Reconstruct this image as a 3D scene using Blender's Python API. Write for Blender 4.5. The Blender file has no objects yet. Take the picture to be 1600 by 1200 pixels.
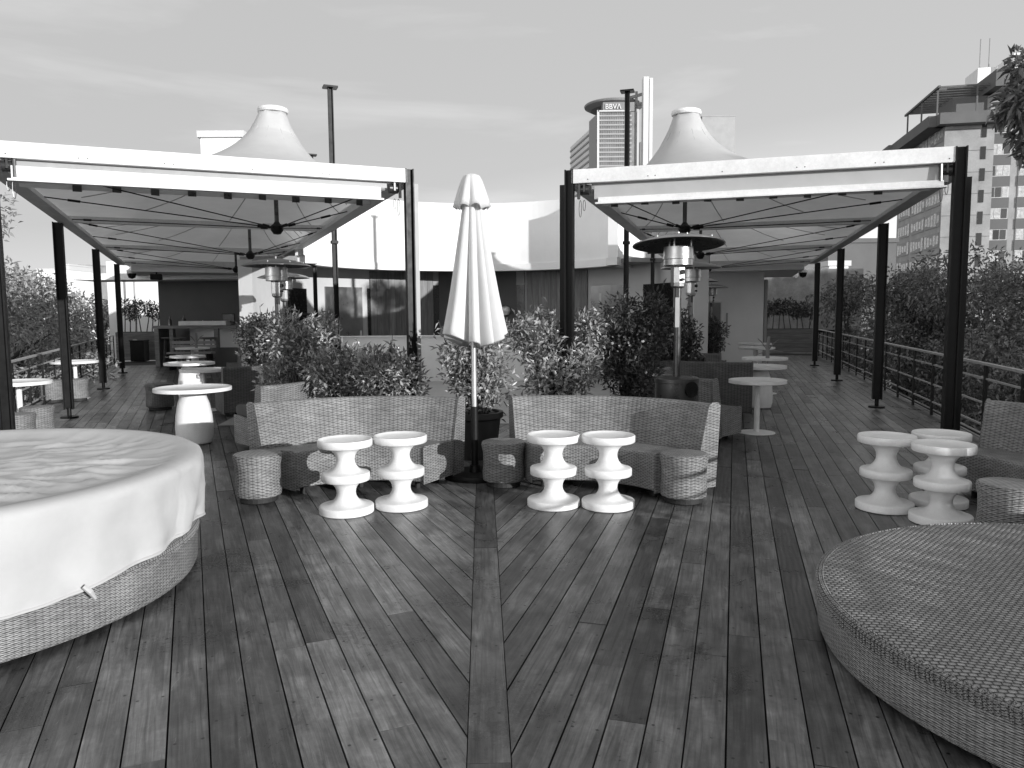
import bpy, bmesh, math, random
import numpy as np
from mathutils import Vector, Matrix, noise
random.seed(7); rng = np.random.default_rng(7)
R = math.radians; PI = math.pi
sc = bpy.context.scene
COL = sc.collection
sin, cos = math.sin, math.cos

# ------------------------------------------------------------------ materials (a black-and-white place: every colour is a grey)
def nt(m):
    m.use_nodes = True
    t = m.node_tree; t.nodes.clear()
    return t
def N(t, typ, **kw):
    n = t.nodes.new(typ)
    for k, v in kw.items():
        if k.startswith('i_'):
            n.inputs[int(k[2:])].default_value = v
        else: setattr(n, k, v)
    return n
def L(t, a, b): t.links.new(a, b)
def g4(c): return (c, c, c, 1)
def MATH(t, op, a, b=None, c=None, clamp=False):
    n = N(t, 'ShaderNodeMath', operation=op, use_clamp=clamp)
    for i, x in enumerate((a, b, c)):
        if x is None: continue
        if isinstance(x, (int, float)): n.inputs[i].default_value = x
        else: L(t, x, n.inputs[i])
    return n.outputs[0]
def MIXC(t, fac, a, b, blend='MIX'):
    n = N(t, 'ShaderNodeMix', data_type='RGBA', blend_type=blend)
    for s, x in ((0, fac), (6, a), (7, b)):
        if isinstance(x, (int, float)): n.inputs[s].default_value = x if s == 0 else g4(x)
        elif isinstance(x, tuple): n.inputs[s].default_value = x
        else: L(t, x, n.inputs[s])
    return n.outputs[2]
def RAMP(t, x, lo, hi, a=0., b=1.):
    n = N(t, 'ShaderNodeMapRange', clamp=True)
    L(t, x, n.inputs[0]); n.inputs[1].default_value = lo; n.inputs[2].default_value = hi
    n.inputs[3].default_value = a; n.inputs[4].default_value = b
    return n.outputs[0]
def NOISE(t, vec, scale, detail=4, rough=.55, dist=0.):
    n = N(t, 'ShaderNodeTexNoise'); L(t, vec, n.inputs['Vector'])
    n.inputs['Scale'].default_value = scale; n.inputs['Detail'].default_value = detail
    n.inputs['Roughness'].default_value = rough; n.inputs['Distortion'].default_value = dist
    return n.outputs[0]
def PR(t, col, rough=.5, metal=0., spec=.5, bump=None, bstr=.3, bdist=.01, alpha=None, coat=0.):
    p = N(t, 'ShaderNodeBsdfPrincipled')
    for nm, x in (('Base Color', col), ('Roughness', rough), ('Metallic', metal), ('Specular IOR Level', spec), ('Coat Weight', coat)):
        if isinstance(x, (int, float)): p.inputs[nm].default_value = g4(x) if nm == 'Base Color' else x
        else: L(t, x, p.inputs[nm])
    if bump is not None:
        b = N(t, 'ShaderNodeBump'); b.inputs['Strength'].default_value = bstr; b.inputs['Distance'].default_value = bdist
        L(t, bump, b.inputs['Height']); L(t, b.outputs[0], p.inputs['Normal'])
    o = N(t, 'ShaderNodeOutputMaterial'); L(t, p.outputs[0], o.inputs[0])
    return p
def plain(name, c, rough=.5, metal=0., var=.12, scale=6., bump=0., spec=.5, fine=.0, coat=0.):
    m = bpy.data.materials.new(name); t = nt(m)
    tc = N(t, 'ShaderNodeTexCoord').outputs['Object']
    n = NOISE(t, tc, scale, 6, .6)
    f = RAMP(t, n, .3, .7, 1 - var, 1 + var)
    if fine:
        n2 = NOISE(t, tc, scale * 14, 3, .7)
        f = MATH(t, 'MULTIPLY', f, RAMP(t, n2, .3, .7, 1 - fine, 1 + fine))
    c_ = N(t, 'ShaderNodeCombineColor'); v = MATH(t, 'MULTIPLY', f, c)
    for i in range(3): L(t, v, c_.inputs[i])
    rr = RAMP(t, n, .3, .7, max(.03, rough - .07), min(1, rough + .07))
    PR(t, c_.outputs[0], rr, metal, spec, n if bump else None, .4, bump or .01, coat=coat)
    return m
def weave(name, base, dark, hs, ps, rough=.45, bstr=.8, spec=.5, bd=.008, wear=.25, dash=True):
    m = bpy.data.materials.new(name); t = nt(m)
    uv = N(t, 'ShaderNodeUVMap', uv_map='uv').outputs[0]
    nv = N(t, 'ShaderNodeTexNoise'); L(t, uv, nv.inputs['Vector']); nv.inputs['Scale'].default_value = 14.
    off = N(t, 'ShaderNodeVectorMath', operation='SCALE'); L(t, nv.outputs['Color'], off.inputs[0]); off.inputs[3].default_value = .006
    add = N(t, 'ShaderNodeVectorMath', operation='ADD'); L(t, uv, add.inputs[0]); L(t, off.outputs[0], add.inputs[1])
    s = N(t, 'ShaderNodeSeparateXYZ'); L(t, add.outputs[0], s.inputs[0])
    vv = MATH(t, 'DIVIDE', s.outputs[1], hs)
    row = MATH(t, 'FLOOR', vv); fv = MATH(t, 'FRACT', vv)
    uu = MATH(t, 'ADD', MATH(t, 'DIVIDE', s.outputs[0], ps), MATH(t, 'MULTIPLY', row, .5))
    su = MATH(t, 'ABSOLUTE', MATH(t, 'SINE', MATH(t, 'MULTIPLY', uu, PI)))
    sv = MATH(t, 'SINE', MATH(t, 'MULTIPLY', fv, PI))
    h = MATH(t, 'MULTIPLY', MATH(t, 'POWER', su, .6), MATH(t, 'POWER', sv, .7))
    if dash:
        # short dark slits where neighbouring strands part round a stake, staggered row by row
        rb_ = MATH(t, 'ROUND', vv)
        cc = MATH(t, 'ABSOLUTE', MATH(t, 'COSINE', MATH(t, 'MULTIPLY', MATH(t, 'ADD', MATH(t, 'DIVIDE', s.outputs[0], ps), MATH(t, 'MULTIPLY', rb_, .5)), PI)))
        slit = MATH(t, 'MULTIPLY', MATH(t, 'SUBTRACT', 1., MATH(t, 'MULTIPLY', sv, 1.0)), MATH(t, 'POWER', cc, 1.2))
        mask = RAMP(t, slit, .22, .62, 1., 0.)
        rib = MATH(t, 'ABSOLUTE', MATH(t, 'SINE', MATH(t, 'MULTIPLY', s.outputs[0], 2 * PI / ps)))
        rib_shade = RAMP(t, rib, 0., .9, .72, 1.12)  # rib hollows darkened in the colour to stand in for their shade
        h = MATH(t, 'MULTIPLY', MATH(t, 'ADD', MATH(t, 'MULTIPLY', rib, .35), MATH(t, 'MULTIPLY', MATH(t, 'POWER', sv, .7), .65)), MATH(t, 'ADD', MATH(t, 'MULTIPLY', mask, .6), .4))
    else: mask = RAMP(t, h, .18, .62)
    # strand to strand tone, and worn patches
    cell = N(t, 'ShaderNodeCombineXYZ'); L(t, MATH(t, 'FLOOR', uu), cell.inputs[0]); L(t, row, cell.inputs[1])
    wn = N(t, 'ShaderNodeTexWhiteNoise', noise_dimensions='2D'); L(t, cell.outputs[0], wn.inputs['Vector'])
    big = NOISE(t, uv, 3.2, 5, .6)
    tone = MATH(t, 'MULTIPLY', RAMP(t, wn.outputs[0], 0, 1, .8, 1.2), RAMP(t, big, .3, .7, 1 - wear, 1 + wear))
    b = MATH(t, 'MULTIPLY', tone, base)
    if dash: b = MATH(t, 'MULTIPLY', b, rib_shade)
    c_ = N(t, 'ShaderNodeCombineColor')
    for i in range(3): L(t, b, c_.inputs[i])
    col = MIXC(t, mask, dark, c_.outputs[0])
    PR(t, col, rough, 0, spec, h, bstr, bd)
    return m
def deckmat(name, base, rough=.38):
    m = bpy.data.materials.new(name); t = nt(m)
    uv = N(t, 'ShaderNodeUVMap', uv_map='uv').outputs[0]
    at = N(t, 'ShaderNodeAttribute', attribute_name='rnd')
    ob = N(t, 'ShaderNodeTexCoord').outputs['Object']
    mp = N(t, 'ShaderNodeMapping'); L(t, uv, mp.inputs[0]); mp.inputs['Scale'].default_value = (1.3, 26, 1)
    cz = N(t, 'ShaderNodeCombineXYZ'); L(t, MATH(t, 'MULTIPLY', at.outputs['Fac'], 60.), cz.inputs[2])
    ad = N(t, 'ShaderNodeVectorMath', operation='ADD'); L(t, mp.outputs[0], ad.inputs[0]); L(t, cz.outputs[0], ad.inputs[1])
    grain = NOISE(t, ad.outputs[0], 1.6, 8, .62, 1.2)
    mp2 = N(t, 'ShaderNodeMapping'); L(t, uv, mp2.inputs[0]); mp2.inputs['Scale'].default_value = (3.5, 9, 1)
    ad2 = N(t, 'ShaderNodeVectorMath', operation='ADD'); L(t, mp2.outputs[0], ad2.inputs[0]); L(t, cz.outputs[0], ad2.inputs[1])
    wv = N(t, 'ShaderNodeTexWave', wave_type='RINGS'); L(t, ad2.outputs[0], wv.inputs['Vector'])
    wv.inputs['Scale'].default_value = 1.1; wv.inputs['Distortion'].default_value = 7.; wv.inputs['Detail'].default_value = 4.; wv.inputs['Detail Scale'].default_value = .7
    blot = NOISE(t, ob, 1.9, 6, .65, .6)
    fine = NOISE(t, ob, 22., 5, .7, .4)
    scr = N(t, 'ShaderNodeMapping'); L(t, ob, scr.inputs[0]); scr.inputs['Scale'].default_value = (30, 4, 1); scr.inputs['Rotation'].default_value = (0, 0, .5)
    scrn = NOISE(t, scr.outputs[0], 1.5, 3, .5, 1.5)
    scrm = RAMP(t, scrn, .69, .76)
    f = MATH(t, 'MULTIPLY', RAMP(t, grain, .3, .72, .5, 1.55), RAMP(t, at.outputs['Fac'], 0, 1, .55, 1.55))
    f = MATH(t, 'MULTIPLY', f, RAMP(t, wv.outputs['Fac'], 0, 1, .72, 1.28))
    f = MATH(t, 'MULTIPLY', f, RAMP(t, blot, .32, .7, .6, 1.4))
    f = MATH(t, 'MULTIPLY', f, RAMP(t, fine, .3, .75, .8, 1.25))
    f = MATH(t, 'ADD', f, MATH(t, 'MULTIPLY', scrm, .8))
    s = N(t, 'ShaderNodeSeparateXYZ'); L(t, uv, s.inputs[0])
    fu = MATH(t, 'MULTIPLY', MATH(t, 'ABSOLUTE', MATH(t, 'SUBTRACT', MATH(t, 'FRACT', MATH(t, 'DIVIDE', s.outputs[0], .62)), .5)), .62)
    fv = MATH(t, 'MINIMUM', MATH(t, 'ABSOLUTE', MATH(t, 'SUBTRACT', s.outputs[1], .024)), MATH(t, 'ABSOLUTE', MATH(t, 'SUBTRACT', s.outputs[1], .121)))
    d = MATH(t, 'SQRT', MATH(t, 'ADD', MATH(t, 'MULTIPLY', fu, fu), MATH(t, 'MULTIPLY', fv, fv)))
    dot = RAMP(t, d, .0045, .0085, .15, 1.)
    f = MATH(t, 'MULTIPLY', f, dot)
    b = MATH(t, 'MULTIPLY', f, base)
    c_ = N(t, 'ShaderNodeCombineColor')
    for i in range(3): L(t, b, c_.inputs[i])
    rr = MATH(t, 'ADD', RAMP(t, blot, .3, .7, rough - .1, rough + .14), RAMP(t, fine, .3, .7, -.05, .05))
    hh = MATH(t, 'ADD', MATH(t, 'MULTIPLY', grain, .8), MATH(t, 'MULTIPLY', fine, .5))
    PR(t, c_.outputs[0], rr, 0, RAMP(t, blot, .3, .7, .22, .5), hh, .5, .004)
    return m
def woodmat(name, base, axis=2, rough=.5):
    m = bpy.data.materials.new(name); t = nt(m)
    ob = N(t, 'ShaderNodeTexCoord').outputs['Object']
    at = N(t, 'ShaderNodeAttribute', attribute_name='rnd')
    mp = N(t, 'ShaderNodeMapping'); L(t, ob, mp.inputs[0])
    s = [9., 9., 9.]; s[axis] = .7; mp.inputs['Scale'].default_value = s
    cz = N(t, 'ShaderNodeCombineXYZ'); L(t, MATH(t, 'MULTIPLY', at.outputs['Fac'], 60.), cz.inputs[0])
    ad = N(t, 'ShaderNodeVectorMath', operation='ADD'); L(t, mp.outputs[0], ad.inputs[0]); L(t, cz.outputs[0], ad.inputs[1])
    g = NOISE(t, ad.outputs[0], 2., 7, .6, 1.)
    f = MATH(t, 'MULTIPLY', RAMP(t, g, .28, .72, .6, 1.4), RAMP(t, at.outputs['Fac'], 0, 1, .85, 1.15))
    c_ = N(t, 'ShaderNodeCombineColor'); b = MATH(t, 'MULTIPLY', f, base)
    for i in range(3): L(t, b, c_.inputs[i])
    PR(t, c_.outputs[0], rough, 0, .4, g, .3, .004)
    return m
def leafmat(name, base, trans=.25, rough=.4):
    m = bpy.data.materials.new(name); t = nt(m)
    at = N(t, 'ShaderNodeAttribute', attribute_name='rnd')
    v = MATH(t, 'MULTIPLY', RAMP(t, at.outputs['Fac'], 0, 1, .45, 1.7), base)
    c_ = N(t, 'ShaderNodeCombineColor')
    for i in range(3): L(t, v, c_.inputs[i])
    p = N(t, 'ShaderNodeBsdfPrincipled'); L(t, c_.outputs[0], p.inputs['Base Color']); p.inputs['Roughness'].default_value = rough
    p.inputs['Specular IOR Level'].default_value = .5
    tr = N(t, 'ShaderNodeBsdfTranslucent'); L(t, c_.outputs[0], tr.inputs[0])
    mx = N(t, 'ShaderNodeMixShader'); mx.inputs[0].default_value = trans
    L(t, p.outputs[0], mx.inputs[1]); L(t, tr.outputs[0], mx.inputs[2])
    o = N(t, 'ShaderNodeOutputMaterial'); L(t, mx.outputs[0], o.inputs[0])
    return m
def clothmat(name, base, trans=.0, scale=5., dirt=.1, weavefine=True):
    m = bpy.data.materials.new(name); t = nt(m)
    ob = N(t, 'ShaderNodeTexCoord').outputs['Object']
    n = NOISE(t, ob, scale, 6, .65); n2 = NOISE(t, ob, 140., 2, .5)
    f = MATH(t, 'MULTIPLY', RAMP(t, n, .3, .72, 1 - dirt, 1 + dirt * .3), base)
    c_ = N(t, 'ShaderNodeCombineColor')
    for i in range(3): L(t, f, c_.inputs[i])
    p = N(t, 'ShaderNodeBsdfPrincipled'); L(t, c_.outputs[0], p.inputs['Base Color']); p.inputs['Roughness'].default_value = .75
    p.inputs['Specular IOR Level'].default_value = .25
    b = N(t, 'ShaderNodeBump'); b.inputs['Strength'].default_value = .25; b.inputs['Distance'].default_value = .01
    L(t, MATH(t, 'ADD', n, MATH(t, 'MULTIPLY', n2, .12)), b.inputs['Height']); L(t, b.outputs[0], p.inputs['Normal'])
    o = N(t, 'ShaderNodeOutputMaterial')
    if trans:
        tr = N(t, 'ShaderNodeBsdfTranslucent'); L(t, c_.outputs[0], tr.inputs[0])
        mx = N(t, 'ShaderNodeMixShader'); mx.inputs[0].default_value = trans
        L(t, p.outputs[0], mx.inputs[1]); L(t, tr.outputs[0], mx.inputs[2]); L(t, mx.outputs[0], o.inputs[0])
    else: L(t, p.outputs[0], o.inputs[0])
    return m
M = dict(
    deck=deckmat('deck_boards', .094, .33),
    under=plain('slab_dark', .012, .9),
    ground=plain('street_ground', .07, .9, scale=.4),
    stone=plain('pale_stone_floor', .3, .35, scale=2.),
    wicker=weave('wicker', .24, .016, .0125, .082),
    wicker_side=weave('wicker_band', .27, .04, .0092, .062, rough=.42),
    wicker_top=weave('wicker_top', .33, .016, .026, .030, rough=.38, bstr=1., bd=.012, wear=.12, dash=False),
    wicker_shaded=weave('wicker_in_shade', .11, .012, .0125, .082),  # same weave with the canopy shade put into a darker colour
    cushion=clothmat('cushion_cloth', .09, 0, 4., .3),
    cover=clothmat('bed_cover_cloth', .46, 0, 3., .10),
    parasol=clothmat('parasol_cloth', .72, .18, 3., .08),
    membrane=clothmat('canopy_membrane', .72, .38, 1.6, .12),
    seam=plain('membrane_seam', .42, .8),
    white=plain('white_plastic', .74, .34, var=.07, scale=7., spec=.45, fine=.05),
    whitepaint=plain('white_paint', .78, .6, var=.05, scale=1.2, bump=.004),
    fasciam=plain('fascia_white_metal', .72, .45, var=.12, scale=2.2, fine=.07),
    greypaint=plain('grey_blind_fabric', .40, .7, var=.08, scale=3.),
    wall=plain('white_render_wall', .82, .8, var=.05, scale=1.1, bump=.006),
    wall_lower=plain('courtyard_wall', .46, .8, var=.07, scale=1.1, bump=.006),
    wallgrey=plain('grey_render_wall', .30, .8, var=.10, scale=1.3, bump=.006),
    walldark=plain('dark_render_wall', .09, .75, var=.15, scale=1.3),
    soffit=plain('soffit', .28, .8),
    black=plain('black_steel', .009, .42, var=.3, scale=8., spec=.2),
    steelgrey=plain('grey_steel_post', .33, .5, var=.12, scale=7.),
    void=plain('black_opening', .006, .25),
    steel=plain('brushed_steel', .42, .34, metal=1., var=.1, scale=20.),
    steeldark=plain('door_steel', .30, .32, metal=1., var=.15, scale=3.),
    heaterdark=plain('heater_enamel', .06, .3, metal=.5, var=.15, scale=10.),
    pole=plain('aluminium_pole', .45, .4, metal=.6, var=.08),
    rubber=plain('rubber_black', .015, .7),
    plank=woodmat('timber_cladding', .15), plankd=woodmat('timber_planter', .13, 0), bar=woodmat('bar_timber', .16, 0),
    leaf=leafmat('shrub_leaf', .30, .2, .24), leafd=leafmat('shrub_leaf_dark', .075, .2, .36), treeleaf=leafmat('tree_leaf', .32, .3, .5),  # leafd: darker leaf; on potted shrubs it puts shade into the colour
    treeleaf_shaded=leafmat('tree_leaf_in_shade', .17, .25, .5),  # same tree leaf, with shade put into a darker colour
    blossom=leafmat('blossom_white', .55, .3, .6),
    bark=plain('bark', .06, .9, var=.3, scale=9., bump=.02),
    pot=plain('pot_dark', .04, .6, var=.25), soil=plain('soil', .02, 1.),
    glass=plain('dark_glass', .03, .06, var=.05, spec=.8), glassl=plain('curtained_glass', .5, .25, var=.35, scale=2.5),
    concrete=plain('raw_concrete', .33, .85, var=.22, scale=.35, fine=.08), concreted=plain('dark_concrete', .13, .85, var=.15, scale=.5),
    spandrel=plain('spandrel_panel', .12, .7, var=.08, scale=.5),
    mottle=plain('mottled_concrete', .26, .85, var=.38, scale=1.6, fine=.12),
    towerglass=plain('tower_glass', .24, .3, var=.25, scale=.25), tower_band=plain('tower_band', .36, .5, var=.1, scale=.3),
    towerlite=plain('tower_panel', .62, .5, var=.05, scale=.1),
    towergrey=plain('tower_grey', .22, .5, var=.12, scale=.2),
    screen=plain('screen_grey', .08, .2), paper=plain('paper', .7, .8),
    flower=plain('dry_twig', .2, .8),
)

# ------------------------------------------------------------------ mesh builder
class MB:
    def __init__(s): s.v = []; s.f = []; s.uv = []; s.r = []; s.mi = []
    def face(s, pts, uvs=None, rnd=.5, mi=0):
        i = len(s.v); s.v += [tuple(p) for p in pts]; s.f.append(tuple(range(i, i + len(pts))))
        s.uv += list(uvs) if uvs else [(0, 0)] * len(pts); s.r.append(rnd); s.mi.append(mi)
    def hexa(s, b, t, rnd=.5, uvs=None, mi=0, skip_bottom=False):
        n = len(b)
        s.face(t, uvs, rnd, mi)
        if not skip_bottom: s.face(b[::-1], None, rnd, mi)
        for k in range(n):
            j = (k + 1) % n
            s.face((b[k], b[j], t[j], t[k]), None, rnd, mi)
    def box(s, c, d, rz=0., rnd=.5, mx=None, mi=0):
        hx, hy, hz = d[0] / 2, d[1] / 2, d[2] / 2
        P = [Vector((x * hx, y * hy, z * hz)) for z in (-1, 1) for x, y in ((-1, -1), (1, -1), (1, 1), (-1, 1))]
        m = mx if mx is not None else Matrix.Rotation(rz, 4, 'Z')
        P = [m @ p + Vector(c) for p in P]
        # uv in metres on side faces for the weave
        s.hexa(P[:4], P[4:], rnd, [(-hx, -hy), (hx, -hy), (hx, hy), (-hx, hy)], mi)
        w = [d[0], d[1], d[0], d[1]]; o = 0
        for k in range(4):
            q = len(s.uv) - 16 + k * 4
            s.uv[q:q + 4] = [(o, 0), (o + w[k], 0), (o + w[k], d[2]), (o, d[2])]; o += w[k]
    def bar(s, p, q, w, h, rnd=.5, up=(0, 0, 1)):
        p, q = Vector(p), Vector(q); d = q - p; l = d.length; x = d / l
        y = Vector(up).cross(x)
        if y.length < 1e-5: y = Vector((0, 1, 0)).cross(x)
        y.normalize(); z = x.cross(y)
        m = Matrix((x, y, z)).transposed().to_4x4()
        s.box((p + q) / 2, (l, w, h), mx=m, rnd=rnd)
    def tube(s, pts, r, seg=8, cap=True, rnd=.5):
        pts = [Vector(p) for p in pts]; rs = r if isinstance(r, (list, tuple)) else [r] * len(pts)
        rings = []; L_ = 0; ls = []; py = None
        for i, p in enumerate(pts):
            d = (pts[min(i + 1, len(pts) - 1)] - pts[max(i - 1, 0)]).normalized()
            y = py if py is not None else (Vector((0, 0, 1)) if abs(d.z) < .9 else Vector((1, 0, 0)))
            y = (y - d * y.dot(d)).normalized(); py = y; z = d.cross(y)
            rings.append([p + (y * cos(2 * PI * k / seg) + z * sin(2 * PI * k / seg)) * rs[i] for k in range(seg)])
            if i: L_ += (p - pts[i - 1]).length
            ls.append(L_)
        for i in range(len(pts) - 1):
            for k in range(seg):
                j = (k + 1) % seg; c = 2 * PI * rs[i] / seg
                s.face((rings[i][k], rings[i][j], rings[i + 1][j], rings[i + 1][k]),
                       [(c * k, ls[i]), (c * (k + 1), ls[i]), (c * (k + 1), ls[i + 1]), (c * k, ls[i + 1])], rnd)
        if cap: s.face(rings[0][::-1], None, rnd); s.face(rings[-1], None, rnd)
    def lathe(s, prof, seg=40, c=(0, 0, 0), rnd=.5, mod=None, a0=0., a1=2 * PI):
        c = Vector(c); full = abs(a1 - a0 - 2 * PI) < 1e-6
        n = seg if full else seg + 1
        def pt(i, k):
            r, z = prof[i]; a = a0 + (a1 - a0) * k / seg
            if mod: r, z = mod(r, z, a)
            return c + Vector((r * cos(a), r * sin(a), z))
        g = [[pt(i, k) for k in range(n)] for i in range(len(prof))]
        sl = [0]
        for i in range(1, len(prof)): sl.append(sl[-1] + math.hypot(prof[i][0] - prof[i - 1][0], prof[i][1] - prof[i - 1][1]))
        rm = max(p[0] for p in prof)
        for i in range(len(prof) - 1):
            for k in range(seg):
                j = (k + 1) % n if full else k + 1
                u0, u1 = (a1 - a0) * rm * k / seg, (a1 - a0) * rm * (k + 1) / seg
                if prof[i][0] < 1e-6: s.face((g[i][k], g[i + 1][j], g[i + 1][k])[::-1] if False else (g[i][0], g[i + 1][j], g[i + 1][k])[::-1], [(u0, sl[i]), (u0, sl[i + 1]), (u1, sl[i + 1])], rnd)
                elif prof[i + 1][0] < 1e-6: s.face((g[i][k], g[i][j], g[i + 1][0]), [(u0, sl[i]), (u1, sl[i]), (u0, sl[i + 1])], rnd)
                else: s.face((g[i][k], g[i][j], g[i + 1][j], g[i + 1][k]), [(u0, sl[i]), (u1, sl[i]), (u1, sl[i + 1]), (u0, sl[i + 1])], rnd)
    def prism(s, poly, z0, z1, rnd=.5):
        s.hexa([Vector((x, y, z0)) for x, y in poly], [Vector((x, y, z1)) for x, y in poly], rnd, [(x, y) for x, y in poly])
    def build(s, name, mat, parent=None, smooth=False, merge=True, bevel=0., sharp=40):
        me = bpy.data.meshes.new(name); me.from_pydata(s.v, [], s.f)
        ul = me.uv_layers.new(name='uv'); ul.data.foreach_set('uv', np.array(s.uv, dtype=np.float32).ravel())
        a = me.attributes.new('rnd', 'FLOAT', 'FACE'); a.data.foreach_set('value', np.array(s.r, dtype=np.float32))
        if isinstance(mat, (list, tuple)):
            for x in mat: me.materials.append(M[x])
            me.polygons.foreach_set('material_index', s.mi)
        else: me.materials.append(M[mat])
        if merge:
            bm = bmesh.new(); bm.from_mesh(me); bmesh.ops.remove_doubles(bm, verts=bm.verts, dist=1e-5)
            if smooth:
                for f in bm.faces: f.smooth = True
                for e in bm.edges:
                    if len(e.link_faces) != 2 or e.calc_face_angle(0) > R(sharp): e.smooth = False
            bm.to_mesh(me); bm.free()
        o = bpy.data.objects.new(name, me); COL.objects.link(o)
        if bevel:
            b = o.modifiers.new('bevel', 'BEVEL'); b.width = bevel; b.segments = 2; b.limit_method = 'ANGLE'; b.angle_limit = R(35)
        if parent: o.parent = parent
        return o
def tag(o, label, cat, group=None):
    o['label'] = label; o['category'] = cat
    if group: o['group'] = group
    return o
def struct(o): o['kind'] = 'structure'; return o
def thing(name, label, cat, loc=(0, 0, 0), rz=0., group=None):
    o = bpy.data.objects.new(name, None); COL.objects.link(o); o.empty_display_size = .1
    o.location = loc; o.rotation_euler = (0, 0, rz)
    return tag(o, label, cat, group)
def kids(o): return [c for c in bpy.data.objects if c.parent == o]
def dup(o, loc, rz=0., label=None, scale=None):
    ks = kids(o); gk = {k: kids(k) for k in ks}
    c = o.copy(); COL.objects.link(c); c.location = loc; c.rotation_euler = (0, 0, rz)
    if label: c['label'] = label
    if scale: c.scale = scale
    for k in ks:
        kc = k.copy(); COL.objects.link(kc); kc.parent = c
        for q in gk[k]:
            qc = q.copy(); COL.objects.link(qc); qc.parent = kc
    return c

# ------------------------------------------------------------------ frame of the two wings
aL, aR = R(-22.95), R(16.4)
uL = Vector((sin(aL), cos(aL), 0)); uR = Vector((sin(aR), cos(aR), 0))
vL = Vector((uL.y, -uL.x, 0)); vR = Vector((-uR.y, uR.x, 0))            # from the railing inwards
PL = Vector((-5.032, 7.182, 0)); PRt = Vector((4.62, 7.567, 0))          # outer front canopy post of each wing
WL, WR, BAY = 4.2, 4.12, 5.12
def wl(t, s, z=0.): return PL + uL * t + vL * s + Vector((0, 0, z))
def wr(t, s, z=0.): return PRt + uR * t + vR * s + Vector((0, 0, z))

# ------------------------------------------------------------------ camera
cam = bpy.data.cameras.new('camera'); co = bpy.data.objects.new('camera', cam); COL.objects.link(co)
cam.sensor_fit = 'HORIZONTAL'; cam.sensor_width = 36.; cam.lens = 36. * 1180 / 1600; cam.clip_end = 5000; cam.clip_start = .05
p = math.atan(110 / 1180.); ro = -.0071
F_ = Vector((0, cos(p), -sin(p))); R0 = Vector((1, 0, 0)); U0 = Vector((0, sin(p), cos(p)))
Rv = R0 * cos(ro) + U0 * sin(ro); Uv = U0 * cos(ro) - R0 * sin(ro)
mw = Matrix((Rv, Uv, -F_)).transposed().to_4x4(); mw.translation = (0, 0, 1.6)
co.matrix_world = mw; sc.camera = co

# ------------------------------------------------------------------ world and sun
SUN_EL, SUN_AZ = R(10.5), R(135)             # azimuth clockwise from +Y
w = bpy.data.worlds.new('World'); sc.world = w; w.use_nodes = True
t = w.node_tree; t.nodes.clear()
sky = N(t, 'ShaderNodeTexSky', sky_type='NISHITA'); sky.sun_disc = False; sky.sun_elevation = SUN_EL; sky.sun_rotation = -SUN_AZ + 2 * PI
sky.altitude = 2200; sky.dust_density = 2.5
bw = N(t, 'ShaderNodeRGBToBW'); L(t, sky.outputs[0], bw.inputs[0])
tc = N(t, 'ShaderNodeTexCoord').outputs['Generated']
mp = N(t, 'ShaderNodeMapping'); L(t, tc, mp.inputs[0]); mp.inputs['Scale'].default_value = (1.6, 1.6, 9.); mp.inputs['Location'].default_value = (.35, 0, .9); mp.inputs['Rotation'].default_value = (0, .12, 0)
cn = NOISE(t, mp.outputs[0], 1.25, 8, .55, .35)
cl = RAMP(t, cn, .53, .76)
SKYB = 2.9
base = MATH(t, 'ADD', MATH(t, 'ADD', MATH(t, 'MULTIPLY', bw.outputs[0], .2), 4.0), MATH(t, 'MULTIPLY', MATH(t, 'MAXIMUM', MATH(t, 'SUBTRACT', bw.outputs[0], 3.4), 0.), 1.0))
base = MATH(t, 'MULTIPLY', base, MATH(t, 'ADD', MATH(t, 'MULTIPLY', cl, .26), 1.))
cc = N(t, 'ShaderNodeCombineColor')
for i in range(3): L(t, base, cc.inputs[i])
bg = N(t, 'ShaderNodeBackground'); bg.inputs[1].default_value = .13; L(t, cc.outputs[0], bg.inputs[0])
wo = N(t, 'ShaderNodeOutputWorld'); L(t, bg.outputs[0], wo.inputs[0])
sun = bpy.data.lights.new('sun', 'SUN'); sun.energy = 5.; sun.angle = R(.55); sun.color = (1, 1, 1)
so = bpy.data.objects.new('sun', sun); COL.objects.link(so); so.location = (20, -20, 12)
sd = Vector((sin(SUN_AZ) * cos(SUN_EL), cos(SUN_AZ) * cos(SUN_EL), sin(SUN_EL)))
so.rotation_euler = sd.to_track_quat('Z', 'Y').to_euler()
sc.view_settings.view_transform = 'Standard'; sc.view_settings.look = 'None'; sc.view_settings.exposure = 0.; sc.view_settings.gamma = 1.
sc.render.engine = 'CYCLES'; sc.cycles.max_bounces = 8; sc.cycles.use_denoising = True

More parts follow.
